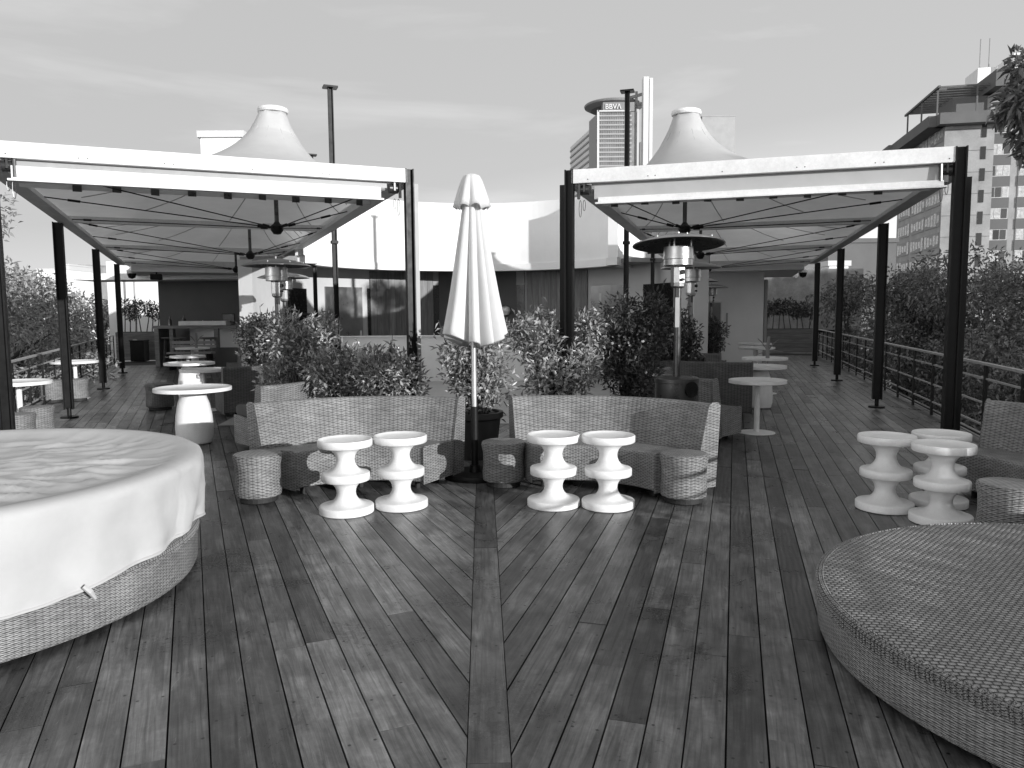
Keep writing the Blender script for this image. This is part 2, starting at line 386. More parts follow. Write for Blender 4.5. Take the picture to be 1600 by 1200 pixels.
# ------------------------------------------------------------------ ground and deck
b = MB(); b.face([(-2500, -600, -7.2), (2500, -600, -7.2), (2500, 4000, -7.2), (-2500, 4000, -7.2)]); struct(b.build('ground', 'ground'))
S0 = Vector((-.25, 6.66, 0)); dS = Vector((-.0387, .9993, 0)).normalized(); nS = Vector((dS.y, -dS.x, 0)); hw = .078
YB = 18.3
def boards(b, u, v, sgn, bmin, bmax, aend):
    c = nS.dot(S0) + sgn * (-hw - .004)      # sgn +1: left side (n.p < c)
    nu, nv = nS.dot(u), nS.dot(v); pitch = .15
    k = int(math.floor(bmin / pitch))
    while k * pitch < bmax:
        b0, b1 = k * pitch + .0035 + random.uniform(-.001, .001), (k + 1) * pitch - .0035
        k += 1
        s0, s1 = (c - b0 * nv) / nu, (c - b1 * nv) / nu
        bc = (b0 + b1) / 2
        ae = aend(bc)
        a = max(s0, s1); lo0, lo1 = s0, s1
        if min(s0, s1) * u.y + bc * v.y < -4:
            am = (-4 - bc * v.y) / u.y; lo0 = lo1 = am; a = am
        if a > ae: continue
        first = True
        while a < ae - .05:
            ln = random.choice((1.2, 1.6, 2.0, 2.4, 2.4, 3.0, 3.6)) * random.uniform(.9, 1.1)
            if first: ln *= random.uniform(.35, 1)
            e = min(a + ln, ae)
            z0 = random.uniform(-.0022, .0012); z1 = random.uniform(-.0022, .0012)
            if random.random() < .03: z1 += .007
            A0, A1 = (lo0, lo1) if first else (a, a)
            off = random.uniform(0, 50)
            P2 = [(A0, b0, z0), (e - .003, b0, z1), (e - .003, b1, z1), (A1, b1, z0)]
            top = [u * x + v * y + Vector((0, 0, z)) for x, y, z in P2]
            uvs = [(x + off, y - b0) for x, y, z in P2]
            if sgn < 0: top, uvs = top[::-1], uvs[::-1]
            bot = [q - Vector((0, 0, .028)) for q in top]
            # edge sliver: a small arris so that the board edges catch the light
            b.hexa(bot, top, random.random() ** 1.2, uvs, skip_bottom=True)
            a = e; first = False
b = MB()
railL = PL.dot(vL) - .62; railR = PRt.dot(vR) - .65
endL = lambda bc: (27.5 if bc < PL.dot(vL) + 5 else (YB + 1 - bc * vL.y) / uL.y)
endR = lambda bc: (29.5 if bc < PRt.dot(vR) + 5 else (YB + 1 - bc * vR.y) / uR.y)
boards(b, uL, vL, 1, railL - .1, 10.5, endL)
boards(b, uR, vR, -1, railR - .1, 9.5, endR)
a = -4.
while a < 14:
    e = a + random.choice((1.3, 1.9, 2.5)); off = random.uniform(0, 40); z = random.uniform(-.001, .002)
    P2 = [(a, -hw), (e - .004, -hw), (e - .004, hw), (a, hw)]
    top = [Vector((S0.x, S0.y, z)) + dS * (x - 2) + nS * y for x, y in P2][::-1]
    b.hexa([q - Vector((0, 0, .028)) for q in top], top, random.uniform(.1, .5), [(x + off, y + hw) for x, y in P2][::-1], skip_bottom=True); a = e
struct(b.build('deck', 'deck', merge=False))
b = MB()
def slabpoly(P, u, v, rail, far):
    return [P - v * 0 + v * (rail) + u * -14, P + v * 6 + u * -14, P + v * 6 + u * far, P + v * rail + u * far]
for P, u, v, far, zz in ((PL, uL, vL, 22, -.034), (PRt, uR, vR, 23, -.038)):
    q = [P + v * -.72 - u * 14, P + v * 7 - u * 14, P + v * 7 + u * far, P + v * -.72 + u * far]
    if v is vR: q = q[::-1]
    b.hexa([Vector((x.x, x.y, -.6)) for x in q], [Vector((x.x, x.y, zz)) for x in q])
b.box((-.5, 14, -.35), (9, 34, .62))
struct(b.build('terrace_slab', 'under'))
b = MB(); b.face([(-4.3, 10.9, .006), (2.5, 10.9, .006), (3.2, 17.5, .006), (-.8, 21, .006), (-5, 17.5, .006)]); struct(b.build('patio_floor', 'stone'))

# ------------------------------------------------------------------ railings
def railing(P, u, v, off, t0, t1, label):
    o = thing('railing', label, 'railing', P + v * off + u * t0, math.atan2(u.y, u.x))
    n = int((t1 - t0) / 1.22); st = (t1 - t0) / n
    b = MB(); b.bar((0, 0, .95), (t1 - t0, 0, .95), .06, .028); b.build('top_rail', 'steelgrey', o)
    for z in (.77, .47, .2, .07):
        b = MB(); b.bar((0, 0, z), (t1 - t0, 0, z), .018, .022); b.build('rail_bar', 'steelgrey' if z > .1 else 'black', o)
    for k in range(n + 1):
        b = MB(); b.box((k * st, 0, .45), (.075, .028, .96)); b.build('rail_post', 'black', o)
railing(PL, uL, vL, -.62, -9, 20.5, 'black steel terrace railing along the left-hand walkway, sunlit trees behind it')
railing(PRt, uR, vR, -.65, -7, 20.8, 'black steel terrace railing along the right-hand walkway, dark trees behind it')

# ------------------------------------------------------------------ canopies
def hpost(b, loc, z0, z1, w_=.125, d_=.125, th=.014):
    x, y = loc[0], loc[1]; zc, h = (z0 + z1) / 2, z1 - z0
    b.box((x - w_ / 2, y, zc), (th, d_, h)); b.box((x + w_ / 2, y, zc), (th, d_, h)); b.box((x, y, zc), (w_ - th, th, h))
NX, NY = 61, 73
def laplace(W_, sp):
    xs = np.linspace(0, W_, NX); ys = np.linspace(0, BAY, NY)
    X, Y = np.meshgrid(xs, ys, indexing='ij'); d = np.hypot(X - sp, Y - BAY / 2)
    Z = np.zeros((NX, NY)); fix = d < .195
    for _ in range(4500):
        Z[1:-1, 1:-1] = .25 * (Z[2:, 1:-1] + Z[:-2, 1:-1] + Z[1:-1, 2:] + Z[1:-1, :-2]); Z[fix] = 1
    return xs, ys, Z + .30 * Z * (1 - Z) ** 2
def canopy(name, P, u, v, W_, label, sp, zf, peak):
    # local frame: x along the front (outer post -> inner post), y along the wing.  mirrored wing uses a negative x sense
    sg = 1 if v is vL else -1
    o = thing(name, label, 'canopy', P, math.atan2(v.y, v.x) if sg > 0 else math.atan2(-v.y, -v.x))
    X = lambda s: s * sg
    LN = 3 * BAY
    xs, ys, Z = laplace(W_ - .24, sp - .12)
    def hz(s, tt):
        i = min(max((s - .12) / (W_ - .24) * (NX - 1), 0), NX - 1.001); j = min(max(tt / BAY * (NY - 1), 0), NY - 1.001)
        i0, j0 = int(i), int(j); fi, fj = i - i0, j - j0
        return (Z[i0, j0] * (1 - fi) * (1 - fj) + Z[i0 + 1, j0] * fi * (1 - fj) + Z[i0, j0 + 1] * (1 - fi) * fj + Z[i0 + 1, j0 + 1] * fi * fj) * (peak - zf) + zf
    for k in range(3):
        y0 = k * BAY; b = MB()
        cx, cy = sp, y0 + BAY / 2
        # polar-ish membrane: square grid with the ring cut out
        for i in range(NX - 1):
            for j in range(NY - 1):
                q = [(xs[a] + .12, ys[c] + y0, Z[a, c]) for a, c in ((i, j), (i + 1, j), (i + 1, j + 1), (i, j + 1))]
                if all(z_ > .985 for _, _, z_ in q): continue
                q = [(X(x), y, zf + z_ * (peak - zf)) for x, y, z_ in q]
                if sg < 0: q = q[::-1]
                b.face(q)
        rf = b.build('roof_fabric', 'membrane', o, smooth=True, sharp=80)
        b = MB(); b.lathe([(.17, -.03), (.2, -.025), (.21, .0), (.2, .03), (.17, .045), (.0, .05)], 32, (X(cx), cy, peak + .01))
        b.build('peak_ring', 'fasciam', rf, smooth=True)
        def collar(r, z, a): return r, min(hz(cx + r * cos(a) * sg, BAY / 2 + r * sin(a)) + z, peak - (r - .175) * .55)
        b = MB(); b.lathe([(.315, -.004), (.305, .005), (.285, .007), (.262, .008), (.24, .008), (.215, .006), (.178, .0)], 48, (X(cx), cy, 0), mod=collar); b.build('peak_collar', 'membrane', rf, smooth=True, sharp=70)
        b = MB()
        for a in range(12):
            an = a * PI / 6 + .2; pts = []
            for r_ in np.linspace(.26, 2.6, 22):
                s_, t_ = cx + r_ * cos(an), BAY / 2 + r_ * sin(an)
                if not (.14 < s_ < W_ - .14 and .02 < t_ < BAY - .02): break
                pts.append((X(s_), t_ + y0, hz(s_, t_) - .012))
            if len(pts) > 2: b.tube(pts, .007, 5)
        b.build('seam_piping', 'seam', rf)
        # flying mast, hub and stays
        hubz = peak - 1.58
        b = MB(); b.tube([(X(cx), cy, hubz), (X(cx), cy, peak - .25)], .03, 12); ms = b.build('mast', 'heaterdark', o, smooth=True)
        b = MB(); b.lathe([(0, -.09), (.05, -.08), (.085, -.03), (.085, .03), (.05, .06), (.03, .09)], 20, (X(cx), cy, hubz)); b.build('mast_hub', 'black', ms, smooth=True)
        bd = zf - .06
        for sx, ty in ((.16, y0 + .12), (.16, cy), (.16, y0 + BAY - .12), (W_ - .16, y0 + .12), (W_ - .16, cy), (W_ - .16, y0 + BAY - .12)):
            a_, c_ = Vector((X(sx), ty, bd)), Vector((X(cx), cy, hubz)); dd = (a_ - c_).normalized()
            b = MB(); b.tube([c_ + dd * .08, a_], .0075, 6); m1 = c_ + dd * .16; b.tube([m1, m1 + dd * .1], .02, 8); m2 = a_ - dd * .45; b.tube([m2, m2 + dd * .14], .016, 8)
            b.build('stay_cable', 'black', o)
        if k:
            b = MB(); b.box((X(W_ / 2), y0, zf - .05), (W_ - .26, .1, .1)); b.build('cross_beam', 'fasciam', o)
    # edge beams
    b = MB()
    for s_ in (.07, W_ - .07):
        y0_ = .6 if s_ < 1 else .1; b.box((X(s_), (LN - .1 + y0_) / 2, zf - .03), (.1, LN - .1 - y0_, .17))
    for s_ in (.17, W_ - .17): b.box((X(s_), LN / 2, zf - .09), (.095, LN - .3, .06))
    b.build('side_beam', 'fasciam', o, bevel=.006)
    b = MB(); b.box((X(W_ / 2), LN, zf - .05), (W_ - .1, .1, .17)); b.build('rear_beam', 'fasciam', o)
    b = MB(); b.box((X(W_ / 2 + .1), 0, zf + .01), (W_ - .26, .09, .155)); fa = b.build('front_fascia', 'fasciam', o, bevel=.006)
    b = MB()
    for q in (0.03, .05, .2, .22, .39, .41, .6, .78, .8, .97): b.tube([(X(.1 + q * (W_ - .2)), -.048, zf - .03), (X(.1 + q * (W_ - .2)), -.044, zf - .03)], .006, 8)
    b.build('fascia_bolt', 'black', fa)
    # roller blind under the fascia
    b = MB(); b.box((X(W_ / 2), .05, zf - .10), (W_ - .5, .05, .06)); b.tube([(X(.27), .07, zf - .12), (X(W_ - .27), .07, zf - .12)], .045, 14); b.build('blind_roll', 'soffit' if sg < 0 else 'steelgrey', o, smooth=True)
    hb = .135 if sg > 0 else .06
    b = MB(); b.box((X(W_ / 2), .0, zf - .2 - (0 if sg > 0 else .06)), (W_ - .66, .05, hb)); b.box((X(W_ / 2), -.005, zf - .265 - (0 if sg > 0 else .03)), (W_ - .6, .075, .022)); b.build('blind_bottom_bar', 'fasciam', o, bevel=.004)
    if sg < 0:
        b = MB(); b.box((X(W_ / 2), .03, zf - .17), (W_ - .56, .012, .15)); b.build('blind_fabric', 'greypaint', o)
    for s_ in (.30, W_ - .17):
        b = MB(); b.tube([(X(s_ - .05), .05, zf - .13), (X(s_ + .05), .05, zf - .13)], .055, 14); b.box((X(s_), .05, zf - .10), (.02, .14, .12)); b.tube([(X(s_ + .06), -.01, zf - .07), (X(s_ + .06), -.02, zf - .24)], .018, 8)
        b.build('blind_motor', 'heaterdark', o, smooth=True)
        for dx, l0 in ((.0, .12), (.045, .19)):
            x0 = X(s_ + dx); pts = [(x0 + .014 * sin(a_), .0, zf - .25 - l0 / 2 + l0 / 2 * cos(a_)) for a_ in np.linspace(0, 2 * PI, 13)]
            b = MB(); b.tube(pts, .0035, 5); b.build('snap_hook', 'heaterdark', o)
    for q in range(9):
        b = MB(); b.box((X(.75 + q * (W_ - 1.1) / 8), 1.06, zf - .15 + .01 * (q % 2)), (.09, .006, .09), rz=.2 * (q % 3)); b.build('fixing_tab', 'heaterdark', o)
    b = MB(); b.box((X(W_ / 2), 1.1, zf - .12), (W_ - .4, .02, .1)); b.build('front_belt', 'membrane', o)
    # posts
    for k in range(4):
        y = k * BAY
        b = MB(); hpost(b, (X((.16 if sg > 0 else .19) if k == 0 else 0), y), .14, zf + (.085 if k == 0 else -.1), *((.12, .16) if k and sg > 0 else (.13, .13) if k else (.095, .11))); po = b.build('post', 'black', o)
        b = MB(); xo_ = X((.16 if sg > 0 else .19) if k == 0 else 0); b.tube([(xo_, y, 0.0), (xo_, y, .16)], .032, 10); b.lathe([(0, .03), (.12, .03), (.13, .02), (.13, .001), (0, .001)][::-1], 20, (xo_, y, 0)); b.build('foot_plate', 'black', po, smooth=True)
    b = MB(); hpost(b, (X(W_), 0), .0, zf + .09, .085, .1); b.build('post', 'black', o)
    b = MB(); b.box((X(W_ + .1), .1, (zf - .06) / 2), (.05, .1, zf - .06)); b.build('guide_post', 'steelgrey' if sg > 0 else 'black', o)
    if sg < 0:
        b = MB(); b.box((X(.09), .1, (zf - .2) / 2), (.05, .1, zf - .2)); b.build('guide_post', 'black', o)
    return o
canopy('terrace_canopy', PL, uL, vL, WL, 'long white tensile canopy over the left-hand walkway, cone peak left of the parasol', 3.0, 3.16, 4.39)
canopy('terrace_canopy', PRt, uR, vR, WR, 'long white tensile canopy over the right-hand walkway, cone peak beside the office tower', 3.0, 3.12, 4.36)
def column(loc, top, rz, label):
    o = thing('tall_column', label, 'column', loc, rz, 'tall steel columns with flat caps')
    b = MB(); hpost(b, (0, 0), 0, top, .07, .08); b.build('shaft', 'black', o)
    b = MB(); b.box((0, 0, top + .015), (.24, .18, .03)); b.build('cap_plate', 'black', o)
    b = MB(); b.box((0, 0, 2.86), (.12, .12, .05)); b.build('collar', 'black', o)
column(wl(4.9, 4.2), 5.46, aL * -1, 'tall dark steel column with flat cap rising above the left canopy, nearer one')
column(wl(9.6, 4.55), 5.25, aL * -1, 'dark steel column whose flat cap just clears the left canopy cone')
column(wr(5.3, 4.2), 5.5, aR * -1, 'tall dark steel column with flat cap standing before the lettered tower')
column(wr(9.9, 4.2), 3.0, aR * -1, 'dark steel column under the right canopy behind the big patio heater')
b = None

# ------------------------------------------------------------------ terrace building: semicircular courtyard
bl = thing('terrace_building', 'low white building with curved fascia around the courtyard between the two canopies', 'building', (-.85, 16.7, 0))
CX, CY = -.85, 16.7
def arcpts(r, a0, a1, n): return [Vector((r * cos(a), r * sin(a), 0)) for a in np.linspace(a0, a1, n)]
RF, RW = 3.72, 4.75
lf_end = Vector((-7.6 - CX, 24.2 - CY, 0)); rf_end = Vector((5.25 - CX, 24.2 - CY, 0))
def ribbon(b, path, z0, z1, th):
    # wall of thickness th standing on a path (thickness goes to the left of travel = away from the courtyard)
    n = len(path); nor = []
    for i in range(n):
        d = (path[min(i + 1, n - 1)] - path[max(i - 1, 0)]).normalized(); nor.append(Vector((-d.y, d.x, 0)))
    for i in range(n - 1):
        a, c = path[i], path[i + 1]; a2, c2 = a + nor[i] * th, c + nor[i + 1] * th
        lo = [Vector((q.x, q.y, z0)) for q in (a, c, c2, a2)]; hi = [Vector((q.x, q.y, z1)) for q in (a, c, c2, a2)]
        b.hexa(lo, hi)
path = [lf_end] + arcpts(RF, R(178), R(24), 61) + [rf_end]
# travel left -> right with the courtyard on the right hand: thickness to the left (outside)
b = MB(); ribbon(b, path, 2.92, 4.52, .25); b.build('fascia', 'wall', bl, smooth=True, sharp=35)
path2 = [lf_end + Vector((0.03, 0, 0))] + arcpts(RF - .03, R(178), R(24), 61) + [rf_end + Vector((-.03, 0, 0))]
b = MB(); ribbon(b, path2, 2.74, 2.92, .28); b.build('fascia_lip', 'whitepaint', bl, smooth=True, sharp=35)
b = MB()
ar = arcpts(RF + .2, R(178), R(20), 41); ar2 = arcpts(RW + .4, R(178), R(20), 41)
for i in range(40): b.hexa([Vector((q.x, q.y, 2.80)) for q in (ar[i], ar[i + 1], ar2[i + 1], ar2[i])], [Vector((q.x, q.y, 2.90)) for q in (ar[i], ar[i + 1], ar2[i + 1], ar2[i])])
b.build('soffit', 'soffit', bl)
b = MB(); b.box((-.2, 6.9, 3.6), (9.2, 2.6, 1.5)); b.build('roof', 'wall', bl)
O_ = Vector((CX, CY, 0))
for P_, u_, v_, W_, z_ in ((PL, uL, vL, WL, 2.86), (PRt, uR, vR, WR, 2.84)):
    q = [P_ + u_ * (3 * BAY + .1) + v_ * .35 - O_, P_ + u_ * (3 * BAY + .1) + v_ * (W_ + .6) - O_, P_ + u_ * 20.6 + v_ * (W_ + .6) - O_, P_ + u_ * 20.6 + v_ * .35 - O_]
    if v_ is vR: q = q[::-1]
    b = MB(); b.hexa([Vector((x.x, x.y, z_)) for x in q[::-1]], [Vector((x.x, x.y, z_ + .34)) for x in q[::-1]]); b.build('wing_roof', 'whitepaint', bl)
# recessed wall: sections by angle seen from the courtyard centre
def wang(px, r=RW):
    d = Vector(((px - 800) / 1180., 1, 0)); o = Vector((-CX, -CY, 0))
    A = d.dot(d); B = 2 * d.dot(o); C_ = o.dot(o) - r * r
    tt = (-B + math.sqrt(B * B - 4 * A * C_)) / (2 * A); q = o + d * tt
    return math.atan2(q.y, q.x)
def section(px0, px1, z0, z1, mat, name, out=0., n=6, th=.12, parent=None):
    a0, a1 = wang(px0), wang(px1); b = MB(); ribbon(b, arcpts(RW - out, a0, a1, n), z0, z1, th)
    return b.build(name, mat, parent or bl)
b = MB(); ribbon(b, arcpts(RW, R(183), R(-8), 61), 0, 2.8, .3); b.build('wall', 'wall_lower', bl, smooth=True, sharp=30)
def steel_door(p0, p1, sw):
    d = section(p0, p1, 0, 2.32, 'steeldark', 'door', .05)
    e = (p1 - p0) * .13
    section(p0 + e, p1 - e, .02, 2.12, 'steeldark', 'door_leaf', .075, parent=d)
    section(p0 + e * 2.2, p0 + e * 2.6, .02, 2.12, 'steel', 'door_seam', .082, 2, parent=d)
    section(p1 - e * .75 if sw > 0 else p0 + e * .2, p1 - e * .45 if sw > 0 else p0 + e * .5, 1.0, 1.18, 'paper', 'call_panel', .09, 2, parent=d)
steel_door(510, 567, 1); steel_door(925, 976, -1)
def planks(p0, p1, n):
    pn = None
    b = MB()
    for k in range(n):
        a0, a1 = wang(p0 + (p1 - p0) * k / n + .15), wang(p0 + (p1 - p0) * (k + 1) / n - .15)
        m0 = len(b.f); ribbon(b, arcpts(RW - .05 - .006 * (k % 2), a0, a1, 2), .0, 2.76, .1)
        for q in range(m0, len(b.f)): b.r[q] = random.random()
    b.build('timber_panel', 'plank', bl)
planks(580, 638, 6); planks(640, 678, 4); planks(824, 872, 5); planks(872, 919, 5)
section(576, 579.4, 0, 2.3, 'void', 'door_gap', .04, 2)
section(678.3, 687, 0, 2.4, 'void', 'doorway', .04, 3); section(687.3, 744, 0, 2.78, 'walldark', 'dark_panel', .05)
section(744.3, 808, 0, 2.78, 'walldark', 'dark_panel', .05); section(808.3, 821, 0, 2.4, 'void', 'doorway', .04, 3)
section(678.3, 687, 2.4, 2.78, 'wallgrey', 'lintel', .045, 3); section(808.3, 821, 2.4, 2.78, 'wallgrey', 'lintel', .045, 3)
section(452, 481, .9, 2.25, 'void', 'black_niche', .03, 4); section(1006, 1052, .9, 2.3, 'void', 'black_niche', .03, 4)
# low wall in the courtyard
lw = MB(); lw.box((0, 0, .55), (5.9, .16, 1.1)); lw.box((0, -.03, 1.085), (5.94, .23, .03))
tag(lw.build('low_wall', 'whitepaint', bevel=.006), 'low white wall behind the shrubs at the back of the courtyard', 'wall').location = (-1.1, 18.0, 0)
# wall lamp
wlm = thing('wall_lamp', 'small round pale lamp on the dark wall just right of the parasol', 'lamp', (CX + (RW - .16) * cos(wang(792)), CY + (RW - .16) * sin(wang(792)), 1.68))
b = MB(); b.lathe([(0, -.13), (.09, -.11), (.14, 0), (.11, .1), (0, .14)], 18, (0, 0, 0)); b.build('globe', 'paper', wlm, smooth=True)
b = MB(); b.box((0, .12, 0), (.05, .16, .05)); b.build('bracket', 'black', wlm)
# ------------------------------------------------------------------ wing end walls
ew = thing('end_wall', 'plain white wall closing the right-hand walkway, framed picture hung on it', 'wall', (0, 23.9, 0))
b = MB(); b.box((6.25, 0, 1.42), (3.3, .25, 2.84)); b.build('wall_panel', 'whitepaint', ew); b = MB(); b.box((7.96, -.05, 1.3), (.09, .2, 2.6)); b.build('wall_edge', 'wallgrey', ew)
b = MB(); b.box((6.8, 0, 3.0), (4.6, .3, .3)); b.build('beam', 'whitepaint', ew)
pf = thing('picture_frame', 'framed glass picture on the white wall at the end of the right-hand walkway', 'picture', (6.17, 23.74, .63))
b = MB(); b.box((0, 0, .65), (.8, .04, 1.3)); b.build('frame', 'pole', pf); b = MB(); b.box((0, -.024, .65), (.74, .008, 1.24)); b.build('glass_pane', 'screen', pf)
sg_ = thing('wall_sign', 'narrow upright sign strip on white wall beside framed picture', 'sign', (6.75, 23.75, .9))
b = MB(); b.box((0, 0, .3), (.05, .02, .75)); b.build('plate', 'steelgrey', sg_)
bw_ = thing('bar_wall', 'dark recessed wall with pale shelved pier behind the bar counter', 'wall', (0, 25.2, 0))
b = MB(); b.box((-10.1, 0, 1.55), (3.1, .2, 3.1)); b.build('dark_panel', 'walldark', bw_)
b = MB(); b.box((-7.2, -.12, 1.55), (2.7, .3, 3.1)); b.build('pier', 'wall_lower', bw_)
b = MB(); b.box((-11.0, -.6, 2.84), (5.4, 1.5, .2)); b.build('header_beam', 'whitepaint', bw_)
b = MB(); b.box((-7.75, -.28, 2.35), (.95, .03, .4)); b.build('recess', 'soffit', bw_)
for z in (1.1, 1.55, 2.0): 
    b = MB(); b.box((-7.75, -.34, z), (.95, .16, .03)); b.build('shelf', 'soffit', bw_)
    b = MB(); b.box((-6.95, -.34, z + .1), (.45, .16, .14)); b.build('floating_shelf', 'whitepaint', bw_)
# white sunlit wall at the far left end and mottled wall at the far right end
b = MB(); b.box((0, 0, 1.4), (4.6, .3, 5.2)); tag(b.build('boundary_wall', 'wall'), 'blazing white sunlit wall beyond the far end of the left-hand walkway', 'wall').location = (-15.4, 33.5, 0)
pl_ = MB(); pl_.tube([(0, 0, -1), (0, 0, 3.5)], .04, 8); tag(pl_.build('thin_pole', 'steelgrey'), 'thin pole standing before the sunlit white wall at far left', 'pole').location = (-16.1, 32.5, 0)
mw_ = thing('mottled_wall', 'stained concrete wall at the far end of the right-hand walkway', 'wall', (0, 33, 0))
b = MB(); b.box((12.2, 0, 1.0), (2.9, .3, 4.9)); b.build('stained_panel', 'mottle', mw_)
b = MB(); b.box((14.2, .25, 1.0), (2.2, .3, 4.9)); b.build('plain_panel', 'wallgrey', mw_); b = MB(); b.box((14.0, -.1, .75), (1.9, .3, .1)); b.build('ledge', 'black', mw_)
def planter(loc, w_, h, d_, label, hl, seed):
    o = thing('timber_planter', label, 'planter', loc)
    b = MB(); n = 5
    for k in range(n): b.box((0, 0, (k + .5) * h / n), (w_, d_, h / n - .006), rnd=random.random())
    b.build('planter_box', 'plankd', o)
    b = MB(); b.box((0, 0, h - .02), (w_ - .06, d_ - .06, .06)); b.build('soil', 'soil', o)
# ------------------------------------------------------------------ leaves
def leaf_mesh(name, pos, dirs, ln, wd, mat, parent=None, rndv=None, fold=.25, loc=None):
    n = len(pos); pos = np.asarray(pos); d = np.asarray(dirs); d = d / np.linalg.norm(d, axis=1, keepdims=True)
    up = rng.normal(size=(n, 3)) * .6 + np.array([0, 0, 1.])
    s = np.cross(d, up); s /= np.linalg.norm(s, axis=1, keepdims=True) + 1e-9
    nn = np.cross(s, d)
    ln = np.asarray(ln).reshape(-1, 1) * np.ones((n, 1)); wd = np.asarray(wd).reshape(-1, 1) * np.ones((n, 1))
    tip = pos + d * ln - nn * ln * .18
    mid = pos + d * ln * .45
    l_, r_ = mid + s * wd + nn * wd * fold * 2, mid - s * wd + nn * wd * fold * 2
    V = np.stack([pos, l_, tip, r_], 1).reshape(-1, 3)
    base = np.arange(n) * 4
    Fc = np.stack([np.stack([base, base + 3, base + 2], 1), np.stack([base, base + 2, base + 1], 1)], 1).reshape(-1, 3)
    me = bpy.data.meshes.new(name); me.vertices.add(len(V)); me.vertices.foreach_set('co', V.astype(np.float32).ravel())
    me.loops.add(len(Fc) * 3); me.loops.foreach_set('vertex_index', Fc.astype(np.int32).ravel())
    me.polygons.add(len(Fc)); me.polygons.foreach_set('loop_start', (np.arange(len(Fc)) * 3).astype(np.int32)); me.polygons.foreach_set('loop_total', np.full(len(Fc), 3, np.int32))
    me.update(calc_edges=True)
    rv = rng.random(n) if rndv is None else rndv
    a = me.attributes.new('rnd', 'FLOAT', 'FACE'); a.data.foreach_set('value', np.repeat(rv, 2).astype(np.float32))
    me.materials.append(M[mat])
    o = bpy.data.objects.new(name, me); COL.objects.link(o)
    if parent: o.parent = parent
    return o
def clumps(n, lumps, shell=.55):
    """points inside a set of ellipsoid lumps (c, r), denser to the shell; returns pos, outward dir"""
    ws = np.array([l[1][0] * l[1][1] + l[1][0] * l[1][2] for l in lumps]); ws = ws / ws.sum()
    idx = rng.choice(len(lumps), n, p=ws)
    c = np.array([l[0] for l in lumps])[idx]; r = np.array([l[1] for l in lumps])[idx]
    d = rng.normal(size=(n, 3)); d /= np.linalg.norm(d, axis=1, keepdims=True)
    rad = shell + (1 - shell) * rng.random((n, 1)) ** .5 + rng.normal(size=(n, 1)) * .07
    return c + d * r * rad, d
def shrub(label, loc, w_, h, dark=False, seed=0, n=2600, pot=True, sprigs=3, lean=0.):
    o = thing('potted_shrub', label, 'shrub', loc)
    zb = .52
    lumps = []
    for k in range(12):
        a = (k * 2.4 + rng.random()) ; q = .25 + .75 * rng.random() ** .7
        z = zb + .18 + (h - zb - .3) * rng.random()
        rr = .2 + .12 * rng.random(); e = max(0.05, w_ / 2 - rr * .8) * (1 - .35 * abs(z - (zb + h) / 2) / (h - zb))
        lumps.append(((e * q * cos(a) + lean * (z - zb), e * q * sin(a) * .8, z), (rr, rr, rr * .95)))
    pos, d = clumps(n, lumps, .25)
    d = d * .7 + rng.normal(size=d.shape) * .55 + np.array([0, 0, .25])
    stems = MB()
    P_, D_ = [pos], [d]
    for k in range(14 + sprigs * 3):
        l = lumps[k % len(lumps)]; tip = Vector(l[0]) + Vector((random.uniform(-.2, .2), random.uniform(-.2, .2), l[1][2] * random.uniform(.6, 1.15)))
        if k >= 14: tip += Vector((random.uniform(-.1, .1), 0, random.uniform(.08, .2)))
        b0 = Vector((random.uniform(-.1, .1), random.uniform(-.1, .1), zb - .08)); mid = (b0 + tip) / 2 + Vector((random.uniform(-.08, .08), random.uniform(-.08, .08), .05))
        stems.tube([b0, mid, tip], [.012, .008, .003], 5)
        m = 16; tt = rng.random(m) * .65 + .35
        pp = np.array([list(b0.lerp(mid, min(1, x * 2)) if x < .5 else mid.lerp(tip, x * 2 - 1)) for x in tt]); P_.append(pp); D_.append(rng.normal(size=(m, 3)) + np.array([0, 0, .5]))
    pos = np.concatenate(P_); d = np.concatenate(D_); m = len(pos)
    leaf_mesh('foliage', pos, d, .055 + .05 * rng.random(m), .011 + .008 * rng.random(m), 'leafd' if dark else 'leaf', o)
    stems.build('stem', 'bark', o)
    nf = 44
    fp, fd = clumps(nf, lumps, .9); P5, D5 = [], []
    for q in range(nf):
        for k in range(5):
            a = k * 2 * PI / 5; P5.append(fp[q]); D5.append(np.array([cos(a), sin(a) * .6 - .3, sin(a) * .8]))
    leaf_mesh('blossom', P5, D5, .023, .011, 'blossom', o)
    if pot:
        b = MB(); b.lathe([(0, .0), (.2, .0), (.26, .2), (.29, .44), (.32, .46), (.32, .52), (.28, .52), (.27, .46), (0, .46)], 32); b.build('pot', 'pot', o, smooth=True)
    return o
shrub('leafy flowering shrub in dark pot behind the left wicker sofa, overlapping heater pole', (-2.85, 10.0, 0), 1.25, 1.75, seed=1, n=3400)
shrub('low bushy flowering shrub in dark pot right behind the left wicker sofa', (-2.1, 9.3, 0), 1.0, 1.12, seed=2, n=2500)
shrub('small pale-leaved shrub in pot before the dark double post left of parasol', (-1.42, 8.75, 0), .9, 1.08, seed=3, n=2000)
shrub('tall loose shrub in pot directly behind the parasol pole', (-.42, 8.35, 0), .85, 1.55, seed=4, n=1900, sprigs=5)
shrub('broad sunlit shrub right of the parasol behind the right wicker sofa', (.52, 8.9, 0), 1.3, 1.62, seed=5, n=3600, sprigs=4)
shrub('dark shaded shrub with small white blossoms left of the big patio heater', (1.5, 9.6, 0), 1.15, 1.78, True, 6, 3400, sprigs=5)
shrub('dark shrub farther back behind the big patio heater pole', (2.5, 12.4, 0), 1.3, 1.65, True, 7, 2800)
shrub('dark shrub far back near the picture on the right-hand white wall', (4.3, 17.0, 0), 1.2, 1.6, True, 8, 2200)
